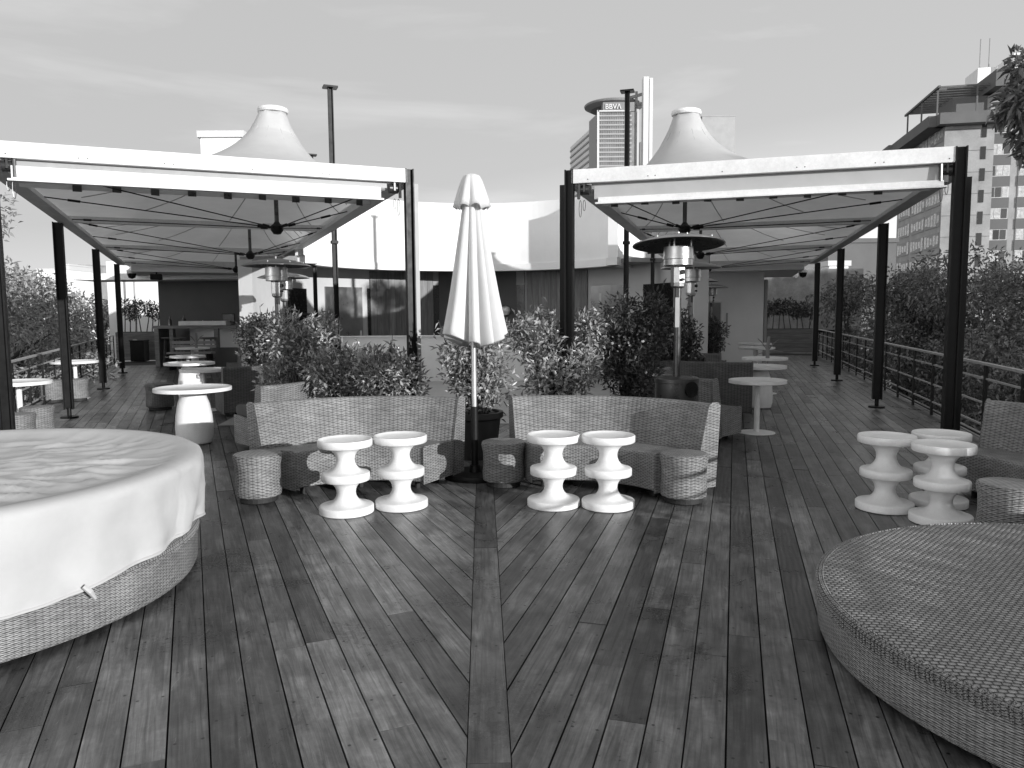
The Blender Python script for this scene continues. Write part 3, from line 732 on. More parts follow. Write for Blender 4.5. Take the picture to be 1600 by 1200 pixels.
shrub('shaded shrub beside the bar at the back of the left canopy', (-4.35, 13.2, 0), 1.1, 1.7, True, 9, 2800)
def hedge(label, loc, w_, h, n, thin):
    o = thing('planter_hedge', label, 'hedge', loc)
    lumps = [((x, random.uniform(-.1, .1), h * random.uniform(.62, .8)), (.28, .25, h * .26)) for x in np.linspace(-w_ / 2 + .2, w_ / 2 - .2, 7)]
    pos, d = clumps(n, lumps, .2); d = d + rng.normal(size=d.shape) * .6
    leaf_mesh('foliage', pos, d, .08 + .06 * rng.random(n), .022 + .012 * rng.random(n), 'leafd', o)
    b = MB()
    for x in np.linspace(-w_ / 2 + .15, w_ / 2 - .15, 8):
        x2 = x + random.uniform(-.15, .15); b.tube([(x, 0, 0), ((x + x2) / 2, .03, h * .35), (x2, 0, h * .75)], [.022, .018, .008], 5)
    b.build('stem', 'bark', o)
planter((-13.55, 27.9, 0), 1.75, 1.02, .7, 'timber planter box at the far end of the left-hand walkway', '', 1)
hedge('clipped dark hedge growing in the far left timber planter, white wall behind', (-13.55, 27.9, 1.0), 1.7, 1.2, 900, True)
planter((10.95, 30.0, 0), 2.0, .92, .7, 'dark timber planter box at the far end of the right-hand walkway', '', 2)
hedge('clipped dark hedge growing in the far right timber planter, stained wall behind', (10.95, 30.0, .9), 2.0, 1.15, 1500, False)

# ------------------------------------------------------------------ furniture
def neck(zc, h, r0, r1, rn, n=13):
    # concave neck between two discs: a half ellipse in section
    out = []
    for i in range(n):
        q = sin(PI / 2 * (-1 + 2 * i / (n - 1))); rr = r0 if q < 0 else r1
        out.append((rr - (rr - rn) * math.sqrt(max(0, 1 - q * q)), zc + h * q))
    return out
stool_prof = ([(0, 0), (.209, 0), (.219, .006), (.219, .056), (.213, .063)] + neck(.165, .099, .203, .178, .076) + [(.187, .266), (.194, .272), (.194, .322), (.187, .33)] +
              neck(.437, .104, .178, .2, .074) + [(.211, .543), (.219, .55), (.219, .596), (.213, .604), (.203, .604), (.195, .597), (.15, .588), (0, .582)])
sp2 = []
for i in range(len(stool_prof)): sp2.append(stool_prof[i])
hs = None
def hourglass(x, y, rz, label):
    global hs
    if hs is None:
        hs = thing('hourglass_table', label, 'side table', (x, y, 0), rz, 'white hourglass side tables')
        b = MB(); b.lathe(sp2, 64); b.build('body', 'white', hs, smooth=True, bevel=0, sharp=50)
        return hs
    return dup(hs, (x, y, 0), rz, label)
hourglass(-1.353, 6.03, 0, 'white hourglass side table, left one of the pair before the left wicker sofa')
hourglass(-.93, 6.2, 1, 'white hourglass side table, right one of the pair before the left wicker sofa')
hourglass(.34, 6.2, 2, 'white hourglass side table, left one of the pair before the right wicker sofa')
hourglass(.79, 6.15, 3, 'white hourglass side table, right one of the pair before the right wicker sofa')
hourglass(3.02, 6.02, 4, 'chipped white hourglass side table, leftmost of the three behind the bare round daybed')
hourglass(3.25, 5.62, 5, 'white hourglass side table, nearest of the three behind the bare round daybed')
hourglass(3.52, 6.13, 5.5, 'white hourglass side table mostly hidden behind the nearest of three')

def sofa_parts(o, mat, ang=40, ro_=1.58, top=.79):
    a0, a1 = PI / 2 - R(ang), PI / 2 + R(ang); n = 28
    def sweep(prof, name, par=None, m=mat):
        # prof: closed polygon of (r, z), swept round the ring, uv in metres
        b = MB(); k = len(prof); sl = [0]
        for i in range(k): sl.append(sl[-1] + math.hypot(prof[(i + 1) % k][0] - prof[i][0], prof[(i + 1) % k][1] - prof[i][1]))
        pt = lambda i, j: Vector((prof[i % k][0] * cos(a0 + (a1 - a0) * j / n), prof[i % k][0] * sin(a0 + (a1 - a0) * j / n), prof[i % k][1]))
        for j in range(n):
            for i in range(k):
                u0, u1 = (a1 - a0) * 1.4 * j / n, (a1 - a0) * 1.4 * (j + 1) / n
                flat = abs(prof[(i + 1) % k][1] - prof[i][1]) < .02
                q = [pt(i, j), pt(i + 1, j), pt(i + 1, j + 1), pt(i, j + 1)]
                b.face(q[::-1], [(u0, sl[i]), (u0, sl[i + 1]), (u1, sl[i + 1]), (u1, sl[i])][::-1])
        b.face([pt(i, 0) for i in range(k)][::-1], [(prof[i][0], prof[i][1]) for i in range(k)][::-1])
        b.face([pt(i, n) for i in range(k)], [(prof[i][0], prof[i][1]) for i in range(k)])
        return b.build(name, m, par or o, smooth=True, bevel=.018, sharp=30)
    ri = ro_ - .14
    sweep([(ri - .07, .06), (ro_ - .04, .06), (ro_, top - .02), (ro_ - .02, top), (ri + .06, top), (ri + .035, top - .02), (ri - .05, .4)], 'backrest')
    sweep([(ri - .56, .075), (ri - .072, .075), (ri - .055, .375), (ri - .54, .40), (ri - .56, .385)], 'seat')
    for an in (a0 + .15, PI / 2, a1 - .15):
        for r_ in (ri - .45, ri - .05):
            b = MB(); b.tube([(r_ * cos(an), r_ * sin(an), 0), (r_ * cos(an), r_ * sin(an), .08)], .025, 10); b.build('foot', 'rubber', o)
def sofa(loc, rz, label, mat='wicker', cushion=False, top=.79):
    o = thing('curved_sofa', label, 'sofa', loc, rz, 'curved wicker sofas')
    sofa_parts(o, mat, top=top)
    if cushion:
        b = MB(); a0, a1 = PI / 2 - R(38), PI / 2 + R(38); pts = [(1.12 * cos(a), 1.12 * sin(a), .45) for a in np.linspace(a0, a1, 20)]
        k = [(.93, .39), (.87, .43), (.87, .49), (.93, .53), (1.28, .53), (1.36, .49), (1.36, .41), (1.3, .39)]
        for j in range(24):
            A0, A1 = a0 + (a1 - a0) * j / 24, a0 + (a1 - a0) * (j + 1) / 24
            for i in range(8):
                q = [(k[i], A0), (k[(i + 1) % 8], A0), (k[(i + 1) % 8], A1), (k[i], A1)]
                b.face([(r_ * cos(a), r_ * sin(a), z) for (r_, z), a in q][::-1])
        b.face([(r_ * cos(a0), r_ * sin(a0), z) for r_, z in k][::-1]); b.face([(r_ * cos(a1), r_ * sin(a1), z) for r_, z in k])
        b.build('seat_cushion', 'cushion', o, smooth=True, sharp=60)
    return o
axl = R(101.5 - 90); axr = R(67 - 90)
sofa((-1.22, 5.97, 0), axl, 'sunlit curved wicker sofa left of the parasol, two hourglass tables before it')
sofa((.43, 5.93, 0), axr, 'half-shaded curved wicker sofa right of the parasol, two hourglass tables before it')
sofa((3.08, 5.9, 0), R(-4 - 90), 'curved wicker sofa cut by the right edge beside three hourglass tables')
Lw = 'wicker'; Dk = 'wicker_shaded'
sofa((-4.0, 9.72, 0), R(-5 - 90), 'curved wicker sofa with dark seat cushion beside the vase-footed table', Lw, True)
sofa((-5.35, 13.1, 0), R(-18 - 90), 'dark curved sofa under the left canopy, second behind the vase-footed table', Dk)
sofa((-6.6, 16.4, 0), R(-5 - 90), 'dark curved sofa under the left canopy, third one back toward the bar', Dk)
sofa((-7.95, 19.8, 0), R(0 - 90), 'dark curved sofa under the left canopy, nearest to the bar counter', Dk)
sofa((3.55, 10.2, 0), R(185 - 90), 'wicker sofa under the right canopy with its end beside big heater base', Lw)
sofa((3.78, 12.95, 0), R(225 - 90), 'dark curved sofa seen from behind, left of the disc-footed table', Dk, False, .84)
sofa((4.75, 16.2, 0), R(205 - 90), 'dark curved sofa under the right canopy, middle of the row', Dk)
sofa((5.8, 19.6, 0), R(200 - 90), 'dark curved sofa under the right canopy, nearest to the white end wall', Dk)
pods = {}
def pod(x, y, rz, label, mat='wicker', r=.20, h=.42):
    key = (mat, r, h)
    if key not in pods:
        o = thing('wicker_stool', label, 'stool', (x, y, 0), rz, 'round wicker stools'); pods[key] = o
        b = MB(); k = r / .2; hh = h
        b.lathe([(.172 * k, .05), (.19 * k, .06), (.197 * k, .12), (.188 * k, hh * .5), (.19 * k, hh * .75), (.205 * k, hh - .03), (.2 * k, hh - .006), (.185 * k, hh)], 40); b.build('side', mat, o, smooth=True)
        b = MB(); n = 12
        prof = [(0, hh + .004), (.09 * k, hh + .004), (.187 * k, hh - .001)]
        for i in range(2):
            for q in range(40):
                a, c = 2 * PI * q / 40, 2 * PI * (q + 1) / 40
                P4 = [(prof[i][0], a), (prof[i + 1][0], a), (prof[i + 1][0], c), (prof[i][0], c)]
                pts = [(rr * cos(x_), rr * sin(x_), prof[i][1] if j in (0, 3) else prof[i + 1][1]) for j, (rr, x_) in enumerate(P4)]
                if i == 0: pts = pts[:3]
                b.face(pts, [(p_[0], p_[1]) for p_ in pts])
        b.build('top', mat, o, smooth=True)
        b = MB(); b.lathe([(.15 * k, 0), (.16 * k, .01), (.16 * k, .052)], 24); b.build('plinth', 'rubber', o)
        return o
    return dup(pods[key], (x, y, 0), rz, label)
pod(-2.2, 6.43, 0, 'round wicker stool at the left end of the left wicker sofa')
pod(-.085, 6.96, 1, 'shaded round wicker stool beside the parasol base')
pod(1.45, 6.3, 2, 'sunlit round wicker stool at the right end of the right wicker sofa')
pod(3.42, 5.1, 3, 'round wicker stool at right edge behind the bare round daybed')
pod(-6.05, 12.9, .3, 'dark round wicker stool left of the vase-footed table', 'wicker_shaded', .23, .45)
pod(-6.3, 9.95, 1.3, 'pale round wicker stool behind the other under the leftmost rail table')
pod(-6.08, 9.2, 2.3, 'pale round wicker stool nearest to the leftmost canopy post')
pod(-8.3, 14.35, 3.3, 'round wicker stool right of the dark post under farther rail table')
pod(-8.62, 14.1, 4.3, 'round wicker stool peeking out left of the dark canopy post')
# round tables
def tabletop(o, r, z):
    b = MB(); b.lathe([(0, z - .05), (r * .9, z - .05), (r, z - .042), (r, z), (r - .012, z + .004), (r - .03, z - .002), (r - .05, z - .014), (0, z - .016)], 56); b.build('top', 'white', o, smooth=True, sharp=35)
def vase_table(x, y, r, label):
    o = thing('round_table', label, 'table', (x, y, 0), 0, 'white round tables'); tabletop(o, r, .71)
    b = MB(); b.lathe([(0, 0), (.17, 0), (.205, .02), (.222, .1), (.225, .22), (.215, .36), (.19, .5), (.155, .6), (.12, .655), (.10, .66)], 48); b.build('pedestal', 'white', o, smooth=True); return o
def pole_table(x, y, r, label, z=.71):
    o = thing('round_table', label, 'table', (x, y, 0), 0, 'white round tables'); tabletop(o, r, z)
    b = MB(); b.tube([(0, 0, .012), (0, 0, z - .05)], .036, 18); b.build('pole', 'white', o, smooth=True)
    b = MB(); b.lathe([(0, 0), (.235, 0), (.24, .006), (.235, .014), (.04, .022), (0, .022)], 36); b.build('base_disc', 'white', o, smooth=True); return o
vase_table(-4.0, 9.42, .46, 'sunlit white round table on a vase-shaped foot, left of the wicker sofas')
pole_table(-5.2, 12.7, .38, 'white round table second in the row behind the vase-footed one')
vase_table(-6.2, 14.5, .46, 'white round table third in the row under the left canopy')
pole_table(-7.3, 17.0, .38, 'white round table fourth in the row under the left canopy')
pole_table(-9.0, 21.3, .46, 'white round table farthest back under the left canopy near the bar')
pole_table(-6.66, 10.15, .40, 'white round table by the left railing, cut by the leftmost post', .74)
pole_table(-8.55, 14.75, .42, 'white round table by the left railing behind a dark post', .74)
pole_table(3.24, 9.92, .37, 'nearest white round table under the right canopy, thin pole and disc foot')
vase_table(4.12, 12.55, .44, 'white round table on vase foot right behind the disc-footed one')
pole_table(4.95, 14.75, .43, 'white round table third in the row under the right canopy')
pole_table(6.2, 19.1, .44, 'white round table fourth in the row under the right canopy')
pole_table(6.95, 21.6, .46, 'white round table farthest back before the white end wall')
tw = thing('dried_branch', 'dried branch standing on the third table under the right canopy', 'ornament', (5.0, 14.75, .70))
b = MB(); b.tube([(0, 0, 0), (.0, 0, .2), (.02, 0, .42)], [.04, .035, .03], 8); b.build('stick', 'flower', tw)
for dx, dz in ((-.2, .38), (.22, .36), (-.26, .05), (.3, .12)):
    b = MB(); b.tube([(0, 0, .14), (dx * .6, .02, dz * .7 + .05), (dx, .0, dz)], [.012, .01, .005], 5); b.build('twig', 'flower', tw)
tw2 = dup(tw, (-8.85, 21.2, .70), .8, 'dried branch standing on the farthest table under the left canopy')

# round daybeds
def bed_base(o, R_, h):
    b = MB(); prof = [(R_ - .05, .04), (R_ - .02, .035), (R_ - .008, .06), (R_, h - .03), (R_ - .008, h)]
    b.lathe(prof, 120); b.build('wicker_side', 'wicker_side', o, smooth=True)
    b = MB()
    rr = [0, .4, .8, 1.1, R_ - .12, R_ - .04, R_ - .008]; zz = [h - .005, h - .004, h, h + .006, h + .012, h + .008, h]
    for i in range(6):
        for q in range(96):
            a, c = 2 * PI * q / 96, 2 * PI * (q + 1) / 96
            pts = [(rr[i] * cos(a), rr[i] * sin(a), zz[i]), (rr[i + 1] * cos(a), rr[i + 1] * sin(a), zz[i + 1]), (rr[i + 1] * cos(c), rr[i + 1] * sin(c), zz[i + 1]), (rr[i] * cos(c), rr[i] * sin(c), zz[i])]
            if i == 0: pts = pts[:3]
            b.face(pts, [(p_[0], p_[1]) for p_ in pts])
    b.build('woven_top', 'wicker_top', o, smooth=True)
    # frayed strands round the edge
    b = MB()
    for q in range(420):
        a = 2 * PI * q / 420 + random.uniform(-.004, .004); c_, s_ = cos(a), sin(a); k = random.uniform(.8, 1.2); r0 = R_ - .03
        b.tube([(r0 * c_, r0 * s_, h + .006), ((R_ + .004) * c_, (R_ + .004) * s_, h - .005), ((R_ + .006) * cos(a + .006), (R_ + .006) * sin(a + .006), h - .05 * k)], .0055, 5)
    b.build('edge_strands', 'wicker_side', o)
    for q in range(6):
        a = q * PI / 3 + .3; b = MB(); b.tube([((R_ - .25) * cos(a), (R_ - .25) * sin(a), 0), ((R_ - .25) * cos(a), (R_ - .25) * sin(a), .05)], .03, 10); b.build('foot', 'rubber', o)
rb = thing('round_daybed', 'bare round wicker daybed at lower right with frayed edge', 'daybed', (2.86, 3.2, 0), R(-14)); bed_base(rb, 1.42, .275)
lb = thing('round_daybed', 'round wicker daybed at lower left under a pale cover', 'daybed', (-3.45, 4.27, 0), .4); bed_base(lb, 1.50, .31)
# mattress cover
cv = thing('daybed_cover', 'wrinkled off-white cover tied over the left round daybed', 'cover', (-3.45, 4.27, 0))
def covergrid():
    b = MB(); na = 360
    prof = [(1.535, 0.), (1.54, .1), (1.545, .25), (1.55, .5), (1.55, .75), (1.55, .93), (1.548, .985), (1.54, 1.02), (1.51, 1.045), (1.45, 1.05), (1.39, 1.03), (1.3, .985), (1.2, .965)] + [(r_, .965 + .03 * (1 - r_ / 1.2)) for r_ in np.linspace(1.14, 0., 26)]
    def hem(a):
        # low towards the camera (-90 deg), higher on the right
        return .245 + .10 * max(0, cos(a - R(20))) ** 2 + .012 * sin(5 * a + 1) + .008 * sin(13 * a)
    ztop = .71
    def P3(i, k):
        r_, f = prof[i]; a = 2 * PI * k / na; h0 = hem(a)
        z = h0 + (ztop - h0) * min(f, 1) + max(0, f - 1) * .55 if f <= 1 else ztop + (f - 1) * .6
        if f > 1: z = ztop + (f - 1) * .7
        x, y = r_ * cos(a), r_ * sin(a)
        if i < 9:
            q = Vector((cos(a) * 3.2, sin(a) * 3.2, z * 3.))
            nn = noise.noise(q + Vector((0, 0, a))) * .5 + noise.noise(Vector((a * 7, z * 5 - a * 2., 3))) * .5
            k2 = nn * .036 * (1 if i < 6 else .5)
            # pull folds radiating from the hem ties
            k2 += .014 * max(0, 1 - f * 1.1) * sin(a * 22 + 2 * sin(a * 3)) + .012 * noise.noise(Vector((a * 3 + z * 3, z * 9 - a * 4, 9))) - .016 * max(0, .16 - abs(noise.noise(Vector((a * 2.2 + z * 2, z * 6.5 - a * 3.2, 2))))) / .16 * min(1, 2.2 - 2.2 * f)
            x += cos(a) * k2; y += sin(a) * k2
        else:
            q = Vector((x * 1.1 + .35 * y, y * 2.6 - .3 * x, 0))
            rd = 1 - abs(noise.noise(q * 1.5 + Vector((3, 1, 0)))) * 2
            rd2 = 1 - abs(noise.noise(Vector((x * 2.2 + y * 1.1, y * 5. - x * 1.4, 4)) * 1.3)) * 2
            env = min(1, max(0, (1.42 - r_) / .25))
            z += env * (.032 * max(0, rd - .45) + .032 * max(0, rd2 - .5) + .022 * noise.noise(Vector((x * 1.2, y * 1.2, 7))) + .005 * noise.noise(Vector((x * 9, y * 13, 1))))
        return Vector((x, y, z))
    g = [[P3(i, k) for k in range(na)] for i in range(len(prof))]
    for i in range(len(prof) - 1):
        for k in range(na):
            j = (k + 1) % na
            if prof[i + 1][0] < 1e-6: b.face((g[i][k], g[i][j], g[i + 1][0]))
            else: b.face((g[i][k], g[i][j], g[i + 1][j], g[i + 1][k]))
    return b, [g[0][k % na] for k in range(0, na + 1, 2)]
cb_, hem_ = covergrid(); cb_.build('cloth', 'cover', cv, smooth=True, sharp=180)
b = MB()
b.tube(hem_, .009, 6); b.build('hem', 'cover', cv, smooth=True)
for an in (-57, -52, -28, -88):
    a = R(an); b = MB(); r0 = 1.56; zt = .26 + .10 * max(0, cos(a - R(20))) ** 2
    b.tube([(r0 * cos(a), r0 * sin(a), zt), ((r0 + .02) * cos(a + .012), (r0 + .02) * sin(a + .012), zt - .03), ((r0 + .012) * cos(a + .03), (r0 + .012) * sin(a + .03), zt - .075)], [.012, .014, .007], 7); b.build('tie', 'cover', cv, smooth=True)

# ------------------------------------------------------------------ closed parasol
pa = thing('parasol', 'closed white parasol on a metal pole between the two front wicker sofas', 'parasol', (-.37, 7.33, 0))
b = MB(); b.tube([(0, 0, .06), (0, 0, .70)], .036, 16); b.build('pole_sleeve', 'black', pa, smooth=True)
b = MB(); b.tube([(0, 0, .70), (0, 0, 2.8)], .025, 16); b.build('pole', 'pole', pa, smooth=True)
b = MB(); b.lathe([(0, 0), (.3, 0), (.3, .03), (.28, .05), (.06, .055), (.05, .12), (.0, .12)], 36); b.build('base', 'black', pa, smooth=True)
def pleat(r, z, a):
    k = min(1, max(0, (2.74 - z) / 1.25)); x = a * 5 + .7 * sin(a * 2 + 1)
    s = abs(sin(x)) ** .85
    m = 1 - (.14 + .46 * k) * (1 - s) + .06 * sin(3 * a + 1.2)
    zz = z + ((.05 * sin(2 * a + .5) - .05 * (1 - s)) * max(0, 1 - (z - 1.36) / .4) if z < 1.76 else 0)
    # the cloth twists slightly as it hangs
    return r * m, zz
prof = [(.02, 1.46), (.17, 1.43), (.305, 1.365)] + [(.325 - .25 * ((z - 1.36) / 1.4) ** .92, z) for z in np.linspace(1.38, 2.72, 26)] + [(.05, 2.76)]
b = MB(); b.lathe(prof, 240, mod=pleat); b.build('canopy_cloth', 'parasol', pa, smooth=True, sharp=180)
def pleat2(r, z, a):
    k = min(1, max(0, (2.93 - z) / .25)); s = abs(sin(a * 4 + .4))
    return r * (1 - .24 * k * (1 - s)), z - .035 * k * (1 - s) + .012 * k * sin(3 * a)
b = MB(); b.lathe([(.175, 2.62), (.187, 2.62), (.168, 2.68), (.135, 2.78), (.105, 2.86), (.08, 2.905), (.04, 2.922), (0, 2.924)], 160, mod=pleat2); b.build('top_flap', 'parasol', pa, smooth=True, sharp=180)
b = MB(); b.box((.02, -.05, 1.385), (.11, .02, .02)); b.build('strap', 'parasol', pa)

# ------------------------------------------------------------------ patio heaters
ht = None
def heater(x, y, rz, label, s=1.):
    global ht
    if ht is None:
        o = ht = thing('patio_heater', label, 'patio heater', (x, y, 0), rz, 'patio heaters')
        b = MB(); b.lathe([(0, .0), (.235, .0), (.235, .84), (.242, .845), (.242, .885), (.22, .9), (.05, .905), (0, .905)], 40)
        ba = b.build('tank_base', 'heaterdark', o, smooth=True)
        b = MB(); b.lathe([(0, 0), (.085, 0), (.085, .012), (0, .012)], 24); h_ = b.build('hose_hole', 'void', ba); h_.location = (.11, -.212, .78); h_.rotation_euler = (R(90), 0, R(27))
        b = MB(); b.tube([(0, 0, .9), (0, 0, 1.95)], .038, 20); b.build('pole', 'heaterdark', o, smooth=True)
        b = MB(); b.box((-.012, -.038, 1.6), (.045, .006, .32)); b.build('pole_label', 'steelgrey', o)
        b = MB(); b.lathe([(.05, 1.86), (.075, 1.88), (.08, 1.92), (.08, 2.08), (.09, 2.1), (.05, 2.1)], 8); cb = b.build('control_box', 'steel', o)
        b = MB(); b.tube([(.03, -.075, 2.03), (.03, -.1, 2.03)], .026, 14); b.build('control_knob', 'rubber', cb); b = MB(); b.tube([(.03, -.075, 1.95), (.03, -.1, 1.95)], .017, 12); b.build('control_knob', 'rubber', cb)
        b = MB(); b.lathe([(.0, 2.1), (.15, 2.1), (.155, 2.105), (.155, 2.165), (.165, 2.17), (.165, 2.20), (.158, 2.2), (.158, 2.3), (0, 2.3)], 40); b.build('burner', 'steel', o, smooth=True)
        b = MB(); b.lathe([(.475, 2.315), (.49, 2.318), (.488, 2.328), (.40, 2.362), (.25, 2.40), (.12, 2.42), (0, 2.424)], 56)
        rf = b.build('reflector', 'steel', o, smooth=True, sharp=60)
        b = MB()
        for q in range(8): a = q * PI / 4; b.tube([(.4 * cos(a), .4 * sin(a), 2.36), (.4 * cos(a), .4 * sin(a), 2.372)], .008, 8)
        b.tube([(0, 0, 2.42), (0, 0, 2.46)], .012, 8); b.build('rivet', 'steel', rf)
        b = MB(); b.lathe([(.478, 2.316), (.36, 2.345), (.2, 2.375), (0, 2.385)][::-1], 56); b.build('reflector_underside', 'heaterdark', o, smooth=True)
        for q in range(3):
            a = q * 2 * PI / 3; b = MB(); b.tube([(.14 * cos(a), .14 * sin(a), 2.2), (.14 * cos(a), .14 * sin(a), 2.38)], .012, 8); b.build('strut', 'steel', o)
        return o
    return dup(ht, (x, y, 0), rz, label)
heater(1.8, 8.22, 0, 'large steel patio heater with dark round hood behind the right wicker sofa')
heater(-3.45, 11.2, .8, 'patio heater nearest on the left, its pole rising from the leafy shrub')
heater(-4.42, 14.8, 1.9, 'patio heater second on the left, hood tucked behind the nearest one')
heater(-5.68, 18.0, 2.7, 'patio heater third on the left, mostly hidden behind the other two')
heater(2.95, 12.5, .6, 'patio heater second on the right, behind the large one')
heater(4.4, 18.0, -.4, 'patio heater third on the right, dark hood near white wall')
heater(5.95, 22.6, .2, 'smallest patio heater on the right, close to the framed picture')

hp_ = Vector((0, 0, 2.34)); hr_ = Matrix.Rotation(R(-5.5), 3, 'X')
for k in kids(ht):
    if k.name.split('.')[0] in ('reflector', 'reflector_underside'):
        k.rotation_euler = (R(-5.5), 0, 0); k.location = hp_ - hr_ @ hp_
# ------------------------------------------------------------------ bar, stools, things on it
br = thing('bar_counter', 'long timber bar counter with white front at the end of left-hand walkway', 'bar', (-11.3, 24.0, 0))
b = MB(); b.box((2.3, .3, 1.25), (4.7, .75, .09)); b.build('counter_top', 'bar', br)
b = MB(); b.box((.07, .3, .6), (.14, .75, 1.2)); b.build('end_panel', 'bar', br)
b = MB(); b.box((.5, .1, .6), (.12, .2, 1.2)); b.build('leg', 'bar', br); b = MB(); b.box((1.95, .0, .6), (.13, .13, 1.2)); b.build('leg', 'bar', br)
b = MB(); b.box((2.75, .62, .6), (3.8, .1, 1.2)); b.build('front_panel', 'whitepaint', br)
b = MB(); b.box((3.0, -.1, .3), (3.2, .08, .6)); b.build('kick_panel', 'walldark', br)
tr = MB(); tr.box((0, 0, .07), (1.5, .45, .14)); tag(tr.build('serving_tray', 'white', bevel=.01), 'long white tray on the bar counter top', 'tray').location = (-9.75, 24.1, 1.297)
def monitor(x, label, rz=0):
    o = thing('monitor', label, 'monitor', (x, 24.25, 1.296), rz)
    b = MB(); b.box((0, 0, .23), (.4, .04, .28)); b.build('casing', 'black', o); b = MB(); b.box((0, -.024, .23), (.36, .008, .24)); b.build('screen', 'screen', o)
    b = MB(); b.box((0, .03, .05), (.06, .05, .1)); b.box((0, .03, .008), (.22, .16, .016)); b.build('stand', 'black', o)
monitor(-9.05, 'small black monitor on the bar counter, left one'); monitor(-8.2, 'small black monitor on the bar counter, right one partly behind the shrub')
for i, (x, h, r_) in enumerate(((-10.95, .3, .05), (-10.5, .34, .06), (-9.9, .16, .04), (-9.72, .14, .03), (-9.58, .15, .03))):
    b = MB(); b.lathe([(0, 0), (r_, 0), (r_, h * .55), (r_ * .35, h * .75), (r_ * .35, h), (0, h)], 14)
    tag(b.build('bottle', 'glass' if i < 2 else 'paper', smooth=True), ('dark bottle at the left end of the bar counter', 'tall dark bottle beside the white tray end on the bar', 'first of three pale bottles on the bar from the left', 'middle one of three pale bottles on the bar', 'last of three pale bottles on the bar, nearest the monitor')[i], 'bottle', 'bottles on the bar').location = (x, 24.3, 1.296)
bs = None
def bar_stool(x, y, rz, label):
    global bs
    if bs is None:
        bs = thing('bar_stool', label, 'bar stool', (x, y, 0), rz, 'timber bar stools')
        b = MB(); b.lathe([(0, .86), (.2, .87), (.24, .9), (.24, .93), (.2, .915), (0, .905)], 28); b.build('seat', 'bar', bs, smooth=True)
        for q in range(4):
            a = q * PI / 2 + PI / 4; b = MB(); b.tube([(.13 * cos(a), .13 * sin(a), .88), (.2 * cos(a), .2 * sin(a), 0)], .022, 8); b.build('leg', 'bar', bs)
        b = MB(); pts = [(.17 * cos(a), .17 * sin(a), .3) for a in np.linspace(0, 2 * PI, 25)]; b.tube(pts, .012, 6); b.build('foot_ring', 'steel', bs)
    else: dup(bs, (x, y, 0), rz, label)
bar_stool(-10.45, 23.7, 0, 'round timber bar stool before the bar, middle one'); bar_stool(-9.55, 23.75, .4, 'round timber bar stool before the bar, right one'); bar_stool(-10.98, 24.2, .2, 'dark timber bar stool tucked under the left end of the bar')
bi = thing('waste_bin', 'black upright bin standing against the far left timber planter', 'bin', (-13.3, 27.0, 0))
b = MB(); b.box((0, 0, .36), (.5, .4, .72)); b.build('body', 'black', bi, bevel=.02); b = MB(); b.box((0, 0, .735), (.54, .44, .04)); b.build('lid', 'black', bi, bevel=.01); b = MB(); b.box((-.1, -.1, .762), (.12, .08, .02)); b.build('notice', 'paper', bi)
bn = MB()
for k in range(3): bn.box((0, k * .14 - .14, .5), (1.3, .12, .05))
for z in (.68, .8): bn.box((0, .28, z), (1.3, .04, .09))
bnt = thing('slatted_bench', 'pale slatted bench between the bar stools and the far left tables', 'bench', (-9.6, 22.6, 0), .05)
bn.build('slats', 'soffit', bnt)
for x in (-.55, .55):
    b = MB(); b.box((x, 0, .24), (.06, .4, .475)); b.build('leg', 'black', bnt)
# lanterns in front of the niches
def lantern(x, y, label):
    o = thing('lantern', label, 'lantern', (x, y, 0))
    b = MB(); b.box((0, 0, .45), (.36, .36, .9)); b.build('plinth', 'walldark', o)
    b = MB(); b.lathe([(0, .9), (.15, .9), (.16, .92), (.16, 1.42), (.15, 1.42)], 24); b.build('glass_cylinder', 'glassl', o, smooth=True)
    b = MB()
    for sx in (-1, 1): b.box((sx * .24, 0, 1.25), (.05, .05, .7))
    b.box((0, 0, 1.62), (.53, .05, .05)); b.build('frame', 'black', o)
lantern(-4.75, 17.4, 'glass hurricane lantern in a black frame behind the left leafy shrub'); lantern(2.92, 16.2, 'glass hurricane lantern in a black frame behind the dark right shrub')
# security cameras
def dome(loc, label, par):
    o = thing('security_camera', label, 'security camera', loc); b = MB(); b.lathe([(0, -.16), (.09, -.12), (.12, -.03), (.12, .0)], 20); b.build('dome', 'void', o, smooth=True)
    b = MB(); b.lathe([(.13, 0), (.14, .08), (.06, .14), (.04, .2), (0, .2)], 20); b.build('housing', 'whitepaint', o, smooth=True)
    b = MB(); b.tube([(0, 0, .18), (par, .0, .3)], .025, 8); b.build('arm', 'steelgrey', o)
dome((8.88, 23.2, 2.78), 'dome security camera at the far inner corner of the right canopy', .2)
dome((-10.85, 21.8, 2.82), 'dome security camera at the far outer corner of the left canopy', -.2)
fl = thing('flood_lamp', 'small spot lamp sticking out before the stained concrete wall', 'lamp', (11.9, 32.4, 3.15)); b = MB(); b.tube([(0, 0, 0), (.14, -.25, -.03)], .11, 12); b.build('head', 'paper', fl); b = MB(); b.tube([(0, 0, 0), (-.02, .45, .05)], .03, 8); b.build('bracket', 'black', fl)
spk = thing('loudspeaker', 'small dark loudspeaker beside the camera under the far left canopy corner', 'loudspeaker', (-10.2, 21.9, 2.72)); b = MB(); b.box((0, 0, 0), (.32, .26, .16), rz=.4); b.build('cabinet', 'black', spk, bevel=.02); b = MB(); b.tube([(0, 0, .06), (0, .1, .3)], .02, 8); b.build('bracket', 'black', spk)

